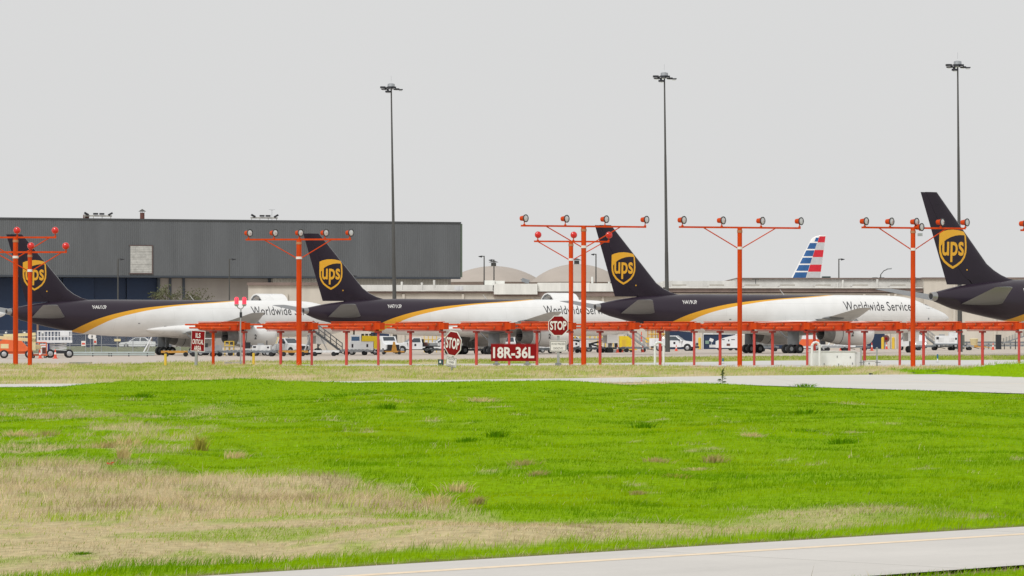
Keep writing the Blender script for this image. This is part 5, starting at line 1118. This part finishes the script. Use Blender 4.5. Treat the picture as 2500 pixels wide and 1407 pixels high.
t = thing('tow_trailer', 'worn amber tow trailer between the van and the flatbed truck', 'trailer', G(962, 430), R(3)); MB().b2((-1.9, -.5, .25), (1.2, .5, .42)).build('frame', 'amber', t); MB().prism([(-.3, .42), (.35, .42), (.1, 1.5), (-.1, 1.5)], 'y', -.15, .15).build('upright', 'amber', t); wheels(t, [(-1.2, -.45), (.6, -.45), (-1.2, .45), (.6, .45)], .2, .15, False)
pickup('white flatbed truck facing left under the second jet', 1014, 462, R(197), 'flat')
t = thing('maintenance_stand', 'yellow and grey stand behind the flatbed truck', 'stand', G(1066, 478), 0, 'yellow maintenance stands'); b = MB()
for x in np.linspace(-1.6, 1.6, 7): b.tube((x, -.3, 0), (x, -.3, 2.2), .05, n=5)
for z in (1.7, 2.2): b.tube((-1.6, -.3, z), (1.6, -.3, z), .05, n=5)
b.build('stand_frame', 'yellow', t); MB().b2((-1.7, -.25, 1.2), (1.7, .6, 1.6)).build('stand_deck', 'white_old', t)
pickup('white pickup truck mostly hidden behind the tilted stop sign', 1085, 470, R(190), 'flat')
for px, D, w, h, m, lb in ((1146, 432, 1.5, 1.75, 'net', 'grey netted cargo pallet right of the tilted stop sign'), (1178, 440, 1.3, 1.6, 'net', 'second grey netted pallet beside the runway board'), (1846, 440, 1.6, 1.85, 'net', 'grey cargo container behind the third jet wheels'), (1876, 446, 1.5, 1.9, 'net', 'second grey cargo container behind the third jet wheels')):
    c = container(lb, px, D, 0, w, h, m); dolly('dolly carrying the '+lb.split(' right')[0].split(' beside')[0].split(' behind')[0], px, D, R(1), 2.4)
pickup('white truck cab showing above the runway board', 1243, 470, R(193), 'flat'); pickup('white truck cab behind the tower with three red lamps', 1395, 462, R(20), 'flat')
t = thing('maintenance_stand', 'stepped yellow stand above the runway board', 'stand', G(1262, 480), 0, 'yellow maintenance stands'); b = MB()
for x in np.linspace(-1.2, 1.2, 5): b.tube((x, -.3, 0), (x, -.3, 2.35), .06, n=5)
for z in (1.5, 2.3): b.tube((-1.2, -.3, z), (1.2, -.3, z), .06, n=5)
b.build('stand_frame', 'yellow', t)
# yellow stands, loader and nose leg of the second jet
t = thing('cargo_loader', 'large cargo loader with yellow cage rails below the third tail', 'loader', G(1440, 452), R(2))
for s in (-1, 1):
    b = MB()
    for x in np.linspace(-2.4, 2.4, 9): b.tube((x, s, 1.7), (x, s, 2.75), .05, n=5)
    for z in (2.2, 2.72): b.tube((-2.4, s, z), (2.4, s, z), .05, n=5)
    b.build('cage_rail', 'yellow', t)
MB().b2((-2.6, -1.05, 1.5), (2.6, 1.05, 1.7)).build('bridge_deck', 'steel', t); MB().b2((-1.5, -.98, 1.9), (.5, -.95, 2.65)).build('mesh_panel', 'cream', t)
for s in (-.7, .7): MB().tube((-2, s, .5), (2, s, 1.5), .1, n=6).tube((2, s, .5), (-2, s, 1.5), .1, n=6).build('scissor_arm', 'dark', t)
MB().b2((-2.8, -.9, .35), (2.8, .9, .6)).build('chassis', 'dolly', t); MB().b2((-1.3, -1.0, .6), (-.2, -.4, 1.4)).build('engine_case', 'white_old', t); b = MB()
for k in range(5): b.b2((1.0+.05*k, -1.15, .3+.26*k), (1.5+.05*k, -1.1, .36+.26*k))
b.b2((1.0, -1.12, .2), (1.06, -1.06, 1.6)).b2((1.5, -1.12, .2), (1.56, -1.06, 1.6)).build('ladder', 'signwhite', t); wheels(t, [(-2.2, -.85), (2.2, -.85), (-2.2, .85), (2.2, .85)], .32, .25)
gpu('small white generator right of the runway board', 1338, 449, R(4), 2.0, .8, m='white_old'); gpu('white generator behind the tower with three red lamps', 1412, 470, R(-5), 2.4, 1.0)
container('pale grey container between the tower and the yellow stands', 1378, 462, R(2), 1.5, 1.5, 'white_old'); dolly('dolly carrying the pale grey container', 1378, 462, R(2), 2.2)
container('grey netted pallet below the second jet nose', 1300, 458, R(-2), 1.6, 1.5, 'net'); dolly('dolly carrying the pallet below the second jet nose', 1300, 458, R(-2), 2.2)
for px_, D_, lb_ in ((1388, 437, 'flat dolly left of the yellow cage loader'), (1492, 438, 'flat dolly before the grey hydraulic leg'), (2090, 458, 'flat dolly right of the third jet engine'), (2262, 470, 'flat dolly left of the generator at right'), (1070, 440, 'flat dolly left of the tilted stop sign'), (585, 410, 'flat dolly in the second row under the first jet'), (690, 411, 'flat dolly before the white pickup truck')): dolly(lb_, px_, D_, R(1), 3.2, 'dolly')
t = thing('maintenance_stand', 'yellow stand right of the cage loader', 'stand', G(1478, 474), 0, 'yellow maintenance stands'); b = MB()
for x in np.linspace(-1.0, 1.0, 5): b.tube((x, -.3, 0), (x, -.3, 2.4), .06, n=5)
for z in (1.2, 1.8, 2.4): b.tube((-1.0, -.3, z), (1.0, -.3, z), .06, n=5)
b.build('stand_frame', 'yellow', t); MB().b2((-1.05, -.3, 1.0), (1.05, .5, 1.1)).build('stand_deck', 'steel', t)
t = thing('nose_jack', 'grey hydraulic leg with red tags below the third tail', 'stand', G(1489, 442), 0); MB().tube((0, 0, 0), (0, 0, 2.7), .2, n=10).tube((-.4, 0, 2.5), (-.1, 0, .8), .1, n=6).tube((.5, 0, 2.2), (.1, 0, .6), .08, n=6).build('leg', 'geargrey', t); MB().b2((-.08, -.3, 1.0), (.06, -.24, 1.7)).build('warning_tag', 'signred', t); MB().b2((-1, -.5, .02), (1.1, .5, .3)).build('base', 'steel', t); MB().b2((.55, -.4, .6), (.9, .2, 2.6)).build('panel', 'dark', t)
MB().b2((-.9, -.35, 2.2), (1.3, .35, 2.65)).build('gear_door', 'jetwhite', t)
t = thing('air_starter', 'bright yellow air starter cart at the foot of the short stairs', 'cart', G(1526, 450), R(3)); MB().prism([(-.7, .4), (.75, .4), (.75, 1.6), (.3, 1.95), (-.7, 1.95)], 'y', -.6, .6).build('housing', 'yellow2', t); MB().b2((-1.0, -.65, .25), (1.4, .65, .42)).build('chassis', 'yellow', t); MB().b2((-.45, -.615, .7), (.1, -.602, 1.5)).build('access_door', 'yellow', t); wheels(t, [(-.6, -.55), (.8, -.55), (-.6, .55), (.8, .55)], .22, .16, False)
airstair('short grey stairs right of the bright yellow cart', 1557, 456, R(4), 2.1, 2.6, 'steel')
for px, D, h, lb in ((1507.5, 436, .95, 'cone left of the bright yellow cart'), (1519, 446, .7, 'small cone under the bright yellow cart'), (1569, 440, .8, 'cone at the foot of the short stairs'), (1651, 466, .8, 'cone behind the utility truck wheel'), (1847.5, 452, .85, 'cone left of the third jet wheels'), (2053, 470, .9, 'cone under the third jet engine, left of two'), (2058, 462, .7, 'cone under the third jet engine, right of two'), (2128.5, 458, 1.05, 'cone before the dark door right of the third jet engine'), (2164.5, 505, .95, 'cone against the wall by the red hose reel'), (2424.5, 484, .95, 'cone alone by the guard rail at right'), (2347, 500, .7, 'cone behind the generator at right')): cone(lb, px, D, h)
t = thing('barrier_post', 'red and white barrier post behind the short stairs', 'post', G(1566, 490), 0); MB().tube((0, 0, 0), (0, 0, 1.2), .12, n=8).build('white_sleeve', 'signwhite', t); MB().tube((0, 0, 1.2), (0, 0, 2.5), .14, .05, 8).build('red_top', 'coneor', t)
t = thing('maintenance_stand', 'tall cream and yellow stand behind the utility truck', 'stand', G(1605, 500), 0, 'yellow maintenance stands'); b = MB()
for x in np.linspace(-1.3, 1.3, 6): b.tube((x, -.3, 0), (x, -.3, 2.9), .07, n=5)
for z in (1.4, 2.1, 2.8): b.tube((-1.3, -.3, z), (1.3, -.3, z), .06, n=5)
b.build('stand_frame', 'amber', t); MB().b2((-1.6, -.5, 1.0), (-.4, .3, 1.7)).build('tank', 'yellow', t)
pickup('white utility truck with yellow rack, facing right', 1645, 470, R(-14), 'utility')
t = thing('pushback_tug', 'white wedge nosed pushback tug before the open door', 'tug', G(1776, 474), R(-4))
MB().prism([(-1.5, .35), (1.7, .35), (1.75, 1.9), (.9, 1.98), (-.4, 1.65), (-1.5, 1.2)], 'y', -.95, .95).build('body', 'white', t); MB().b2((1.0, -.9, 1.98), (2.4, .9, 2.08)).build('tail_wing', 'white', t); MB().b2((-2.3, -.8, .4), (-1.5, .8, .75)).build('nose_bumper', 'white_old', t); MB().box((-2.05, -.2, 1.35), (.5, .5, .4), ry=.4).build('head_lamp_pod', 'white_old', t); MB().b2((-2.1, -.3, .7), (-2.0, -.15, 1.3)).build('pod_stem', 'steel', t); MB().b2((-.1, -.965, .6), (.35, -.953, .9)).build('plate', 'brickred', t); MB().b2((.1, -.962, 1.2), (.25, -.953, 1.4)).build('emblem', 'brown', t); MB().b2((-.7, -.96, 1.35), (-.35, -.953, 1.45)).b2((.5, -.96, 1.35), (.95, -.953, 1.45)).build('lettering', 'black', t); wheels(t, [(-1.0, -.8), (.4, -.8), (1.2, -.8), (-1.0, .8), (1.2, .8)], .34, .25, False)
t = thing('tow_truck', 'orange and white truck right of the third jet wheels', 'truck', G(1965, 472), R(178)); MB().prism([(-2.2, .6), (2.0, .6), (1.55, 1.45), (-2.2, 1.45)], 'y', -1, 1).build('lower_body', 'liftorange', t); MB().prism([(1.53, 1.455), (1.1, 2.55), (-2.2, 2.6), (-2.2, 1.455)], 'y', -.98, .98).build('upper_body', 'white', t); MB().b2((-.9, -1.02, .5), (-.3, -1.005, 2.6)).build('yellow_ladder', 'yellow', t); MB().add([(1.50, -.8, 1.6), (1.50, .8, 1.6), (1.16, .75, 2.45), (1.16, -.75, 2.45)], [(0, 1, 2, 3)]).build('windscreen', 'glass', t, smooth=False, fix=False); MB().b2((-2.2, -.95, .3), (2.1, .95, .6)).build('chassis', 'white_old', t); wheels(t, [(-1.4, -.9), (1.3, -.9), (-1.4, .9), (1.3, .9)], .38, .26)
t = thing('belt_loader', 'white belt loader full of pipes under the third jet engine', 'belt loader', G(2035, 456), R(3), 'belt loaders on the apron'); MB().box((.2, -.2, 1.55), (4.0, .9, .25), ry=-.05).build('belt_boom', 'white_old', t); MB().b2((-1.9, -.85, .45), (1.9, .85, .8)).build('chassis', 'white_old', t); b = MB()
for k, (xa_, xb_) in enumerate(((-1.5, -1.2), (-.8, -.2), (0, .3), (.5, 1.1), (1.3, 1.1))): b.tube((xa_, -.7, .7), (xb_, -.5, 1.6), .07, n=6)
b.build('lift_frame', 'white', t); MB().b2((-1.7, -.8, .8), (-1.1, .3, 1.35)).build('driver_box', 'dark', t); MB().b2((1.2, -.9, .5), (2.6, .7, 1.1)).build('hood', 'white', t); wheels(t, [(-1.3, -.75), (1.3, -.75), (-1.3, .75), (1.3, .75)], .32, .22)
for px, D, lb in ((2155, 503, 'yellow bollard beside the dark door, left of two'), (2181, 505, 'yellow bollard beside the dark door, right of two'), (1708, 506, 'yellow bollard left of the open door with the tug')):
    t = thing('bollard', lb, 'bollard', G(px, D), 0, 'yellow bollards by the doors'); MB().lathe([(-.1, .2), (1.55, .2), (1.68, .08)], 'z', n=12).build('post', 'yellow', t); MB().lathe([(-.05, .3), (.06, .3)], 'z', n=12).build('footing', 'concrete', t)
t = thing('hose_reel', 'round dark red hose reel on the wall beside the yellow bollards', 'hose reel', G(2163, 517), 0); MB().lathe([(-.15, .5), (.15, .5)], 'y', (0, 0, 1.45), 18).build('drum', 'brickred', t); MB().lathe([(-.2, .2), (-.16, .2)], 'y', (0, 0, 1.45), 12).build('hub', 'signred', t); MB().b2((-.08, .1, 0), (.08, .3, 1.4)).build('bracket', 'steel', t)
# right end
t = thing('loader_truck', 'white truck with lit headlamps behind the tower before the largest fin', 'truck', G(2228, 474), R(-72)); MB().b2((-2.2, -1, .5), (1.6, 1, 1.35)).build('body', 'white', t); MB().prism([(1.6, .45), (2.3, .45), (2.3, 1.2), (1.7, 1.9), (.4, 1.95), (.4, 1.36), (1.6, 1.36)], 'y', -.95, .95).build('cab', 'white', t); MB().tube((-.5, -.9, 1.3), (-.9, -.9, 2.7), .22, n=8).tube((-1.4, .6, 1.3), (-.6, .6, 2.6), .2, n=8).tube((-1.2, -1.0, 1.4), (-.2, -.9, 2.4), .1, n=6).build('hydraulic_ram', 'geargrey', t); MB().b2((2.2, -.95, .3), (2.4, .95, .5)).build('bumper', 'dark', t)
for s in (-.7, .7): MB().lathe([(2.31, .13), (2.34, .1)], 'x', (0, s, .85), 12).build('headlight', 'lamplit', t)
wheels(t, [(1.5, -.85), (1.5, .85), (-1.5, -.85), (-1.5, .85)], .36, .25)
airstair('grey stairs behind the truck with lit headlamps', 2270, 486, R(2), 2.3, 2.6, 'geargrey')
g = gpu('large white generator on a steel cart at right', 2312, 468, R(-2), 3.0, 1.05); g.location.z += .32
MB().b2((.2, -.6, 1.56), (1.4, .6, 1.95)).build('roof_unit', 'white_old', g); MB().tube((.3, -.3, 1.95), (1.6, -.3, 2.05), .05).build('roof_bar', 'steel', g)
t = thing('utility_kiosk', 'grey green kiosk beside the generator at right', 'kiosk', G(2344, 506), 0); MB().b2((-.6, -.5, 0), (.55, .5, 1.9)).build('case', mat('kiosk_green', (.12, .13, .11), .7), t); MB().b2((-.63, -.53, 1.9), (.58, .53, 1.97)).build('lid', 'geargrey', t)
t = thing('tub_cart', 'pale yellow tub on an amber cart near the guard rail', 'cart', G(2378, 476), R(-2)); MB().lathe([(.62, .42), (1.35, .52), (1.42, .56), (1.5, .5)], 'z', n=18).build('tub', 'cream', t); MB().b2((-1.2, -.6, .35), (1.5, .6, .5)).build('deck', 'amber', t); MB().b2((-.5, -.5, .5), (.5, .5, .62)).build('cradle', 'amber', t); MB().tube((1.5, 0, .42), (2.3, 0, .25), .04).build('tow_bar', 'amber', t); wheels(t, [(-.8, -.5), (-.5, -.5), (1.1, -.5), (-.8, .5), (1.1, .5)], .2, .15, False)
t = thing('guard_rail', 'grey steel guard rail along the wall at right', 'guard rail', (wx(2350, 508), 508, 0)); Lg = wx(2780, 508)-wx(2330, 508)
for z in (.55, .95): MB().prism([(-.05, z-.14), (.05, z-.07), (-.02, z), (.05, z+.07), (-.05, z+.14), (.09, z+.14), (.09, z-.14)], 'x', 0, Lg).build('rail', 'steel', t)
for k in range(9): x = .6+k*3.0; MB().b2((x-.08, .1, -.2), (x+.08, .25, 1.1)).build('post', 'geargrey', t)
t = thing('expanding_conveyor', 'concertina conveyor with pale slats climbing out at the right edge', 'conveyor', G(2478, 500), R(3))
for k in range(11): MB().b2((-1.6+.4*k, -.3, .9+.14*k), (-1.42+.4*k, .3, 1.55+.15*k)).build('slat', 'siding', t)
MB().prism([(-1.7, .75), (2.9, 2.25), (2.9, 2.4), (-1.7, .92)], 'y', -.35, .35).build('bed', 'geargrey', t); b = MB()
for x, z in ((-1.5, .8), (0, 1.3), (2.0, 1.95)): b.tube((x, -.3, 0), (x, -.3, z), .06, n=6)
b.build('legs', 'dark', t); MB().b2((-2.6, -.3, 0), (-1.9, .3, 2.0)).build('motor_frame', 'dark', t)

# ------------------------------------------------------------------ leafless tree behind the first jet
def bare_tree(px, D, h, seed, label):
    rg = random.Random(seed); t = thing('bare_tree', label, 'tree', (wx(px, D), D, -.35), 0, 'nearly leafless trees before the hangar'); tr = MB(); lv_v = []; lv_f = []
    def grow(p, d, L, r, lvl):
        q = p+d*L; tr.tube(p, q, r, r*.65, 5)
        if lvl == 0:
            for k in range(5):
                c = q+Vector((rg.uniform(-.5, .5), rg.uniform(-.5, .5), rg.uniform(-.4, .4))); s = rg.uniform(.09, .2); a = Vector((rg.uniform(-1, 1), rg.uniform(-1, 1), rg.uniform(-1, 1))).normalized(); b = a.orthogonal().normalized(); o = len(lv_v)
                lv_v.extend([c-a*s, c+b*s*.6, c+a*s, c-b*s*.6]); lv_f.append((o, o+1, o+2, o+3))
            return
        for k in range(3 if lvl > 1 else 4):
            e = (d+Vector((rg.uniform(-1, 1), rg.uniform(-1, 1), rg.uniform(-.15, .7)))*.75).normalized(); grow(p+d*L*rg.uniform(.6, 1), e, L*rg.uniform(.55, .8), r*.6, lvl-1)
    grow(Vector((0, 0, 0)), Vector((rg.uniform(-.1, .1), 0, 1)), h*.36, .16, 4)
    tr.build('trunk', 'bark', t, fix=False); MB().add(lv_v, lv_f).build('crown', mat('sparse_leaf', (.10, .11, .045), .8, var=.4), t, smooth=False, fix=False)
bare_tree(372, 560, 10.0, 3, 'nearly leafless tree before the navy door, left of the pair'); bare_tree(432, 556, 12.4, 9, 'nearly leafless tree before the taupe wall, larger of the pair'); bare_tree(462, 562, 11.2, 12, 'nearly leafless tree right beside the larger one')
# ------------------------------------------------------------------ grass (stuff): blades with their own length, lean and colour
def blades(n, y0, y1, dens_pow, margin=0.155):
    """scatter n points over the ground wedge between two depths"""
    y = y0*(y1/y0)**rng.random(n*2)                       # thins out with distance
    keep = rng.random(n*2) < (y/y1)**dens_pow; y = y[keep][:n]
    x = (rng.random(len(y))*2-1)*(margin*y+2.5)
    return x, y
def make_grass(name, x, y, hs=1.0, ws=1.0, label=None, green=None):
    d, tall, u, v, n1, n2 = dry_field(x, y)
    op = off_paving(x, y); k = (op > 0.03) & (rng.random(len(x)) < np.clip(op/0.30, 0.10, 1))
    x, y, d, tall, n1, n2, op = [q[k] for q in (x, y, d, tall, n1, n2, op)]; n = len(x)
    clump = fnoise(x/0.8, y/1.3, 57); c2 = ease((clump-0.53)/0.10)*(d < 0.4)*(y < 150)
    isdry = (rng.random(n) > 0.9*((x > 20.5) & (y > 160) & (y < 205))) & (rng.random(n) < np.clip(np.maximum(d*1.05-0.02, 0.75*(1-ease((op-0.10)/0.35))*(y < 120)), 0.008, 0.97))
    h = tall*hs*(0.55+0.8*rng.random(n))*(0.75+0.6*n1)*(1+0.2*c2)
    long_ = (rng.random(n) < 0.02) & isdry; h = np.where(long_, h*2.1, h)
    h = h*np.clip(0.45+op*1.2, 0.45, 1)
    w = 0.0062*ws*np.power(np.maximum(y, 30)/40.0, 0.72)*(0.7+0.6*rng.random(n))
    w = np.where(isdry, w*0.75, w)
    yaw = rng.random(n)*2*math.pi; la = rng.random(n)*2*math.pi; lean = h*(0.15+0.75*rng.random(n))
    lean = np.where(isdry, lean*(1.2+0.9*rng.random(n)), lean)
    wind = 0.35*h
    lx = np.cos(la)*lean+wind; ly = np.sin(la)*lean
    z = gz(x, y)-0.01
    ex, ey = np.cos(yaw)*w/2, np.sin(yaw)*w/2
    V = np.empty((n, 5, 3), np.float32)
    V[:, 0] = np.c_[x-ex, y-ey, z]; V[:, 1] = np.c_[x+ex, y+ey, z]
    V[:, 2] = np.c_[x-ex*.75+lx*.32, y-ey*.75+ly*.32, z+h*.58]; V[:, 3] = np.c_[x+ex*.75+lx*.32, y+ey*.75+ly*.32, z+h*.58]
    V[:, 4] = np.c_[x+lx, y+ly, z+h*0.97]
    i = np.arange(n)[:, None]*5
    F = np.concatenate([i+np.array([[0, 1, 3]]), i+np.array([[0, 3, 2]]), i+np.array([[2, 3, 4]])], 1).reshape(-1, 3)
    t = rng.random(n)[:, None]; g = GREEN_A*(1-t)+GREEN_B*t
    hue = ease((fnoise(x/2.6, y/6, 91)-0.36)/0.28)[:, None]; g = g*(1-0.6*hue)+np.array([0.130, 0.305, 0.001])*0.6*hue
    mot = (fnoise(x/1.3, y/2.4, 83)-0.5)[:, None]; g = g*(1+0.55*mot)
    yel = ease((fnoise(x/3.4, y/8, 95)-0.5)/0.2)[:, None]; g = g*(1-0.35*yel)+np.array([0.42, 0.50, 0.003])*0.35*yel
    g = g*(1-0.55*c2[:, None])+GREEN_D*0.55*c2[:, None]
    if green is not None:
        gm = np.array(green)*(0.75+0.5*t); mo = ((x > 20.5) & (y > 160) & (y < 205))[:, None]; g = np.where(mo, g, gm)
    s = STRAW_A*(1-t)+STRAW_B*t
    s = s*(0.85+0.3*rng.random(n)[:, None])
    brown = ease((0.5*fnoise(x/0.8, y/1.8, 71)+0.5*fnoise(x/2.6, y/0.55, 73)-0.52)/0.09)[:, None]*(y < 150)[:, None]; s = s*(1-0.6*brown)+np.array([0.20, 0.145, 0.075])*0.6*brown
    C = np.where(isdry[:, None], s, g)*(0.88+0.24*rng.random(n)[:, None])
    o = mesh_np(name, V.reshape(-1, 3), F, MGR, np.repeat(np.clip(C, 0, 1), 5, 0), smooth=False)
    o['kind'] = 'stuff'; o['label'] = label; o['category'] = 'grass'
    return o
MGR = attr_mat('grass_blade', trans=0.42, rough=0.6)
xa, ya = blades(540000, 26, 152, 0.35)
make_grass('grass', xa, ya, label='bright green and straw coloured grass bank between the two roads')
xb, yb = blades(115000, 150, 246, 0.6)
make_grass('grass', xb, yb, hs=1.35, ws=0.95, label='yellowish mown grass strip at the feet of the orange posts', green=FAR_G)
xc, yc = blades(70000, 236, 392, 0.8)
make_grass('grass', xc, yc, hs=1.6, ws=1.1, label='thin green grass strip along the near edge of the apron', green=FAR_G*0.8)

# tussocks of dead grass: clumps one can tell apart
def tussock(px, py, wpx, hpx, label, col, seed, n=230):
    rg = np.random.default_rng(seed); D = FPX*CAM_H/(py-HOR); X = wx(px, D); w = wpx/FPX*D; hh = hpx/FPX*D
    x = X+(rg.normal(size=n)*0.28)*w; y = D+(rg.normal(size=n)*0.28)*w*1.2
    h = hh*(0.45+0.6*rg.random(n)); ya_ = rg.random(n)*6.28; ww = 0.011*(D/40)**0.7; ex, ey = np.cos(ya_)*ww/2, np.sin(ya_)*ww/2
    la = rg.random(n)*6.28; le = h*(0.2+0.6*rg.random(n)); lx = np.cos(la)*le+(x-X)*0.5+0.25*h; ly = np.sin(la)*le; z = gz(x, y)-0.01
    V = np.empty((n, 5, 3), np.float32)
    V[:, 0] = np.c_[x-ex, y-ey, z]; V[:, 1] = np.c_[x+ex, y+ey, z]; V[:, 2] = np.c_[x-ex*.7+lx*.3, y-ey*.7+ly*.3, z+h*.6]; V[:, 3] = np.c_[x+ex*.7+lx*.3, y+ey*.7+ly*.3, z+h*.6]; V[:, 4] = np.c_[x+lx, y+ly, z+h]
    i = np.arange(n)[:, None]*5; F = np.concatenate([i+np.array([[0, 1, 3]]), i+np.array([[0, 3, 2]]), i+np.array([[2, 3, 4]])], 1).reshape(-1, 3)
    C = np.array(col)[None]*(0.7+0.6*rg.random(n)[:, None])
    o = mesh_np('grass_tussock', V.reshape(-1, 3), F, MGR, np.repeat(np.clip(C, 0, 1), 5, 0), smooth=False)
    tag(o, label, 'grass', 'tussocks standing out of the grass bank')
ST = (0.70, 0.56, 0.30); BR = (0.47, 0.38, 0.16); DG = (0.115, 0.270, 0.002); OL = (0.44, 0.40, 0.08)
for k, (px, py, w, h, c, lb) in enumerate([
    (310, 1100, 62, 42, ST, 'large straw tussock, tallest on the left side of the grass bank'),
    (262, 1108, 50, 22, BR, 'low brown tussock touching the large straw tussock'),
    (112, 1068, 58, 24, BR, 'brownish tussock near the left edge, above the straw field'),
    (40, 1064, 60, 20, ST, 'pale tussock at the left edge of the grass bank'),
    (300, 1128, 24, 40, ST, 'upright pale stalks below the large straw tussock'),
    (575, 1125, 45, 28, ST, 'round straw tussock alone in green at mid left'),
    (485, 1105, 30, 42, OL, 'thin upright stalks left of the round straw tussock'),
    (1115, 1188, 46, 32, ST, 'fan shaped straw tussock at the right tip of the straw field'),
    (1165, 1222, 30, 26, BR, 'small brownish tussock just below the fan shaped one'),
    (1070, 1222, 55, 38, ST, 'leaning straw tussock at the right end of the straw field'),
    (1275, 1137, 55, 20, BR, 'brown and straw tussock in mid green, left one of two rows'),
    (1312, 1162, 40, 18, BR, 'little tan tussock under the brown and straw one'),
    (1742, 1122, 42, 26, BR, 'dark brown tussock, largest right of centre'),
    (1700, 1138, 60, 12, ST, 'flat straw patch beside the dark brown tussock'),
    (1655, 1165, 66, 14, OL, 'flat olive and yellow tuft below the dark brown tussock'),
    (1558, 1198, 26, 14, BR, 'small brown tuft by itself at centre right'),
    (1600, 1128, 60, 16, BR, 'low brown tuft left of the dark brown tussock'),
    (1835, 1078, 44, 16, ST, 'small straw tuft in lush green, right of the middle'),
    (945, 1008, 44, 18, DG, 'dark green clump high on the bank, left of centre'),
    (1215, 1068, 40, 22, DG, 'dark green clump in the middle of the bank'),
    (1140, 1082, 36, 16, DG, 'smaller dark green clump left of the middle one'),
    (1570, 1042, 60, 18, DG, 'wide dark green clump right of the middle'),
    (1965, 1015, 62, 18, DG, 'wide dark green clump high on the right half of the bank'),
    (1950, 1060, 70, 20, DG, 'dark green clump lower on the right half of the bank'),
    (345, 980, 50, 14, DG, 'dark green clump high on the bank at left'),
    (2060, 1085, 60, 20, DG, 'broad dark green clump in the right half, low'),
    (1965, 945, 40, 12, DG, 'dark green clump at the very edge of the crossing road'),
    (200, 1342, 34, 10, DG, 'dark low tuft in the mown straw at bottom left'),
    (1175, 990, 60, 16, ST, 'sparse pale stalks near the top of the bank'),
    (860, 968, 110, 14, DG, 'long dark green clump near the crest')]):
    tussock(px, py, w, h, lb, c, 300+k, n=150)

# a tall weed by the crossing road
D = 146.0; X = wx(1763, D); rg = random.Random(5)
wdt = thing('tall_weed', 'tall dark green weed with leafy stem beside the crossing road', 'weed', (X, D, gz1(X, D)))
b = MB(); b.path([(0, 0, 0), (0.02, 0, 0.25), (-0.02, 0, 0.45), (0.05, 0, 0.62)], 0.012, 5)
for k in range(5): b.tube((0.0, 0, 0.35+0.04*k), (rg.uniform(-.15, .15), rg.uniform(-.1, .1), 0.55+0.04*k), 0.007, n=4)
b.build('stem', mat('weed_stem', (0.06, 0.08, 0.02), 0.8), wdt)
LEAFM = mat('weed_leaf', (0.085, 0.15, 0.02), 0.6)
for k in range(22):
    a = rg.uniform(0, 6.28); z = 0.05+0.022*k; L = 0.24-0.007*k; c, s_ = math.cos(a), math.sin(a)
    MB().add([(0, 0, z), (c*L*.5-s_*.05, s_*L*.5+c*.05, z+.05), (c*L, s_*L, z+.03), (c*L*.5+s_*.05, s_*L*.5-c*.05, z+.05)], [(0, 1, 2, 3)]).build('leaf', LEAFM, wdt)
# scrap of red litter lying in the straw
D = FPX*CAM_H/(1158-HOR); X = wx(275, D)
lt = MB()
for k in range(5): lt.add([(rg.uniform(-.09, .09), rg.uniform(-.05, .05), rg.uniform(0.02, .07)) for _ in range(3)], [(0, 1, 2)])
tag(lt.build('litter_scrap', 'coneor', None, (X, D, gz1(X, D)+0.05)), 'scrap of red litter lying in the dry straw at left', 'litter')
